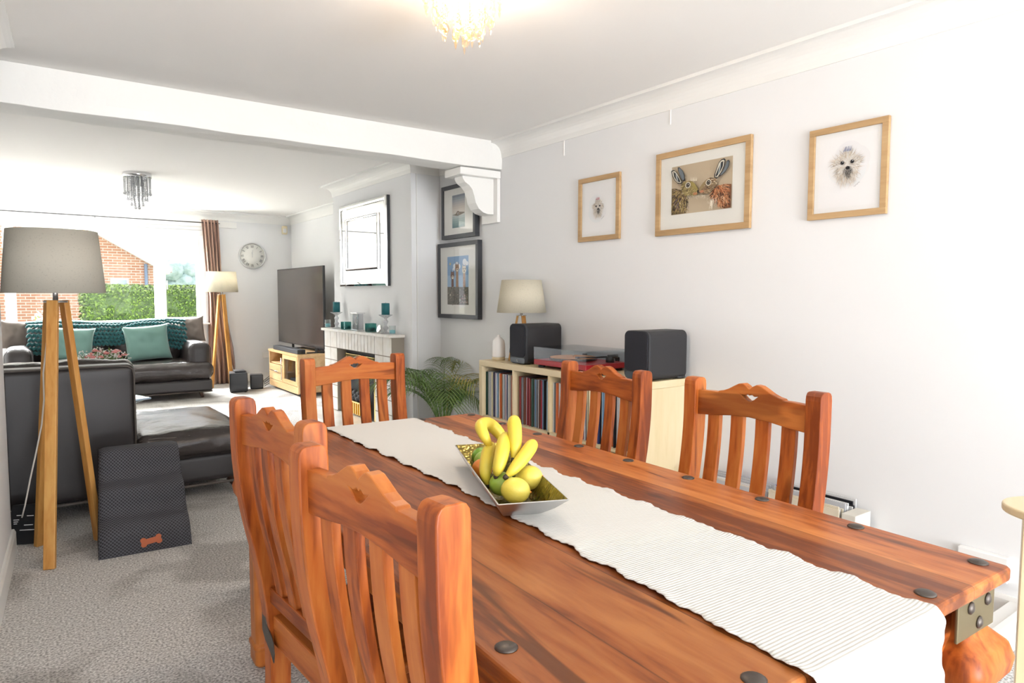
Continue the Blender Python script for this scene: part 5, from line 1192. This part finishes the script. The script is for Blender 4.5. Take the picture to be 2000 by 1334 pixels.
# ------------------------------------------------------------------ oak table at the right edge
et = thing('oak_side_table', 'pale oak table with rounded leaf at the right edge, in front of the wall', 'table', (1.885 + .50 * .302, .60 - .50 * .953, 0), math.atan2(-.953, .302))
mb = MB(); mb.prism([(.5 * math.cos(2 * PI * i / 72), .20 * math.sin(2 * PI * i / 72)) for i in range(72)], lambda x, y, t: (x, y, t), .732, .752); mb.build('top', M['birch'], et, bevel=.005, seg=3)
mb = MB(); mb.span((-.457, -.02, 0), (-.435, .11, .732)); mb.build('side_panel', M['birchz'], et, bevel=.002)
mb = MB(); mb.span((.40, -.11, 0), (.422, .11, .732)); mb.build('side_panel', M['birchz'], et, bevel=.002)
mb = MB(); mb.span((-.435, -.01, .5), (.40, .01, .70)); mb.build('rail', M['birch'], et)

# ------------------------------------------------------------------ outside the window
def far(name, label, cat, m): pass
g = MB(); g.span((-40, YF + .22, -.35), (40, 90, -.30)); struct(g.build('ground', mat('gravel_and_grass', (.32, .36, .22), .95, noisecol=((.5, .48, .42), 1.5, (1, 1, 1)))))
hs = thing('brick_house', 'orange brick gable of the house across the garden', 'house', (0, 22, -.3))
mb = MB(); mb.prism([(3.08, 0), (3.08, 2.36), (-.6, 4.58), (-3.2, 3.0), (-3.2, 0)], lambda x, z, t: (x, t, z), 0, 8); mb.build('wall', M['brick'], hs)
mb = MB(); mb.bar((3.45, .0, 2.22), (-.6, .0, 4.67), .5, .16, (0, 0, 1)); mb.bar((-3.5, .0, 2.91), (-.6, .0, 4.67), .5, .16, (0, 0, 1)); mb.build('bargeboard', M['upvc'], hs)
rf = mat('concrete_roof_tiles', (.62, .60, .58), .8, noisecol=((.5, .48, .46), 6, (1, 1, 1)))
mb = MB(); mb.prism([(3.5, 2.20), (-.6, 4.68), (-3.6, 2.86), (-3.6, 2.96), (-.6, 4.80), (3.5, 2.32)], lambda x, z, t: (x, t, z), -.2, 8.2); mb.build('roof', rf, hs)
wf = MB(); wf.span((1.95, -.03, 1.72), (2.40, .02, 2.02)); wn_ = wf.build('window', M['upvc'], hs, bevel=.01); mb = MB(); mb.span((2.0, -.036, 1.84), (2.35, -.03, 1.97)); mb.build('pane', mat('dark_window_pane', (.25, .32, .38), .1), wn_)
mb = MB(); mb.tube([(2.84, -.06, 0), (2.84, -.06, 2.44)], .045, 10); mb.build('downpipe', mat('blue_grey_pipe', (.20, .27, .38), .5), hs)
def hedge(x0, x1, y0, y1, z0, z1, n, lab, seed, cols=('56702c', '3c5522', '71893c', '2c3f1c')):
    t = thing('hedge', lab, 'hedge', ((x0 + x1) / 2, (y0 + y1) / 2, z0)); w, d, h = x1 - x0, y1 - y0, z1 - z0
    core = MB(); core.rbox((0, 0, h / 2), (w, d, h), .12, 18, wr=.09, ws=2.5, seed=seed); core.build('branches', mat('hedge_inside', (.035, .06, .02), .9), t)
    rg = random.Random(seed); mbs = [MB() for _ in cols]
    for k in range(n):
        q = rg.random(); x = rg.uniform(-w / 2, w / 2)
        if q < .72: p = Vector((x, -d / 2 - rg.uniform(-.03, .07), rg.uniform(0, h)))
        elif q < .92: p = Vector((x, rg.uniform(-d / 2, d / 2), h + rg.uniform(-.03, .08)))
        else: p = Vector((rg.choice((-1, 1)) * (w / 2 + rg.uniform(-.03, .06)), rg.uniform(-d / 2, d / 2), rg.uniform(0, h)))
        a = Vector((rg.gauss(0, 1), rg.gauss(0, 1), rg.gauss(0, 1))).normalized() * .026; b = a.orthogonal().normalized() * .015
        mbs[rg.choices(range(4), [4, 3, 2, 2])[0]].poly([p - a, p + b, p + a, p - b], True)
    for m_, c in zip(mbs, cols): m_.build('leaves', colour(hx(c), .6), t, kind='stuff')
hedge(.85, 4.6, 14, 15, -.3, 1.36, 24000, 'clipped green hedge outside the window', 4)
hedge(-10, -4.2, 15.5, 16.3, -.3, 2.0, 9000, 'tall garden hedge seen only in the mirror above the fireplace', 6)
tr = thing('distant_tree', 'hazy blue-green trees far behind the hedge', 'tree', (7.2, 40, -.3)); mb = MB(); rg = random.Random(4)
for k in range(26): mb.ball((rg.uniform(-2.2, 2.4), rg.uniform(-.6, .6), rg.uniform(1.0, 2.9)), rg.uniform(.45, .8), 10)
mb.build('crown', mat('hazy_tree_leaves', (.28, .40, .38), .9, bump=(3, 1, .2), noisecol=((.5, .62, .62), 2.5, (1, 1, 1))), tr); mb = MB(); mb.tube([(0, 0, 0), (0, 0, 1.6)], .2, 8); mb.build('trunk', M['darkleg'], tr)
bs = thing('flower_bush', 'pale flowering bush in front of the brick house', 'bush', (.30, 13.5, -.3)); rg = random.Random(14); mbs = [MB(), MB()]
for k in range(900):
    a = Vector((rg.gauss(0, 1), rg.gauss(0, 1), rg.gauss(0, 1))).normalized(); p = Vector((a.x * .36, a.y * .3, .75 + a.z * .5)) * rg.uniform(.8, 1.05); d = Vector((rg.gauss(0, 1), rg.gauss(0, 1), rg.gauss(0, 1))).normalized() * .035; mbs[k % 3 > 0].poly([p - d, p + d.orthogonal().normalized() * .022, p + d, p - d.orthogonal().normalized() * .022], True)
mbs[0].build('leaves', colour(hx('6f8a3c'), .6), bs, kind='stuff'); mbs[1].build('blossom', colour(hx('f0dcd8'), .6), bs, kind='stuff'); mb = MB(); mb.tube([(0, 0, 0), (0, 0, .8)], .03, 6); mb.build('stem', M['darkleg'], bs)
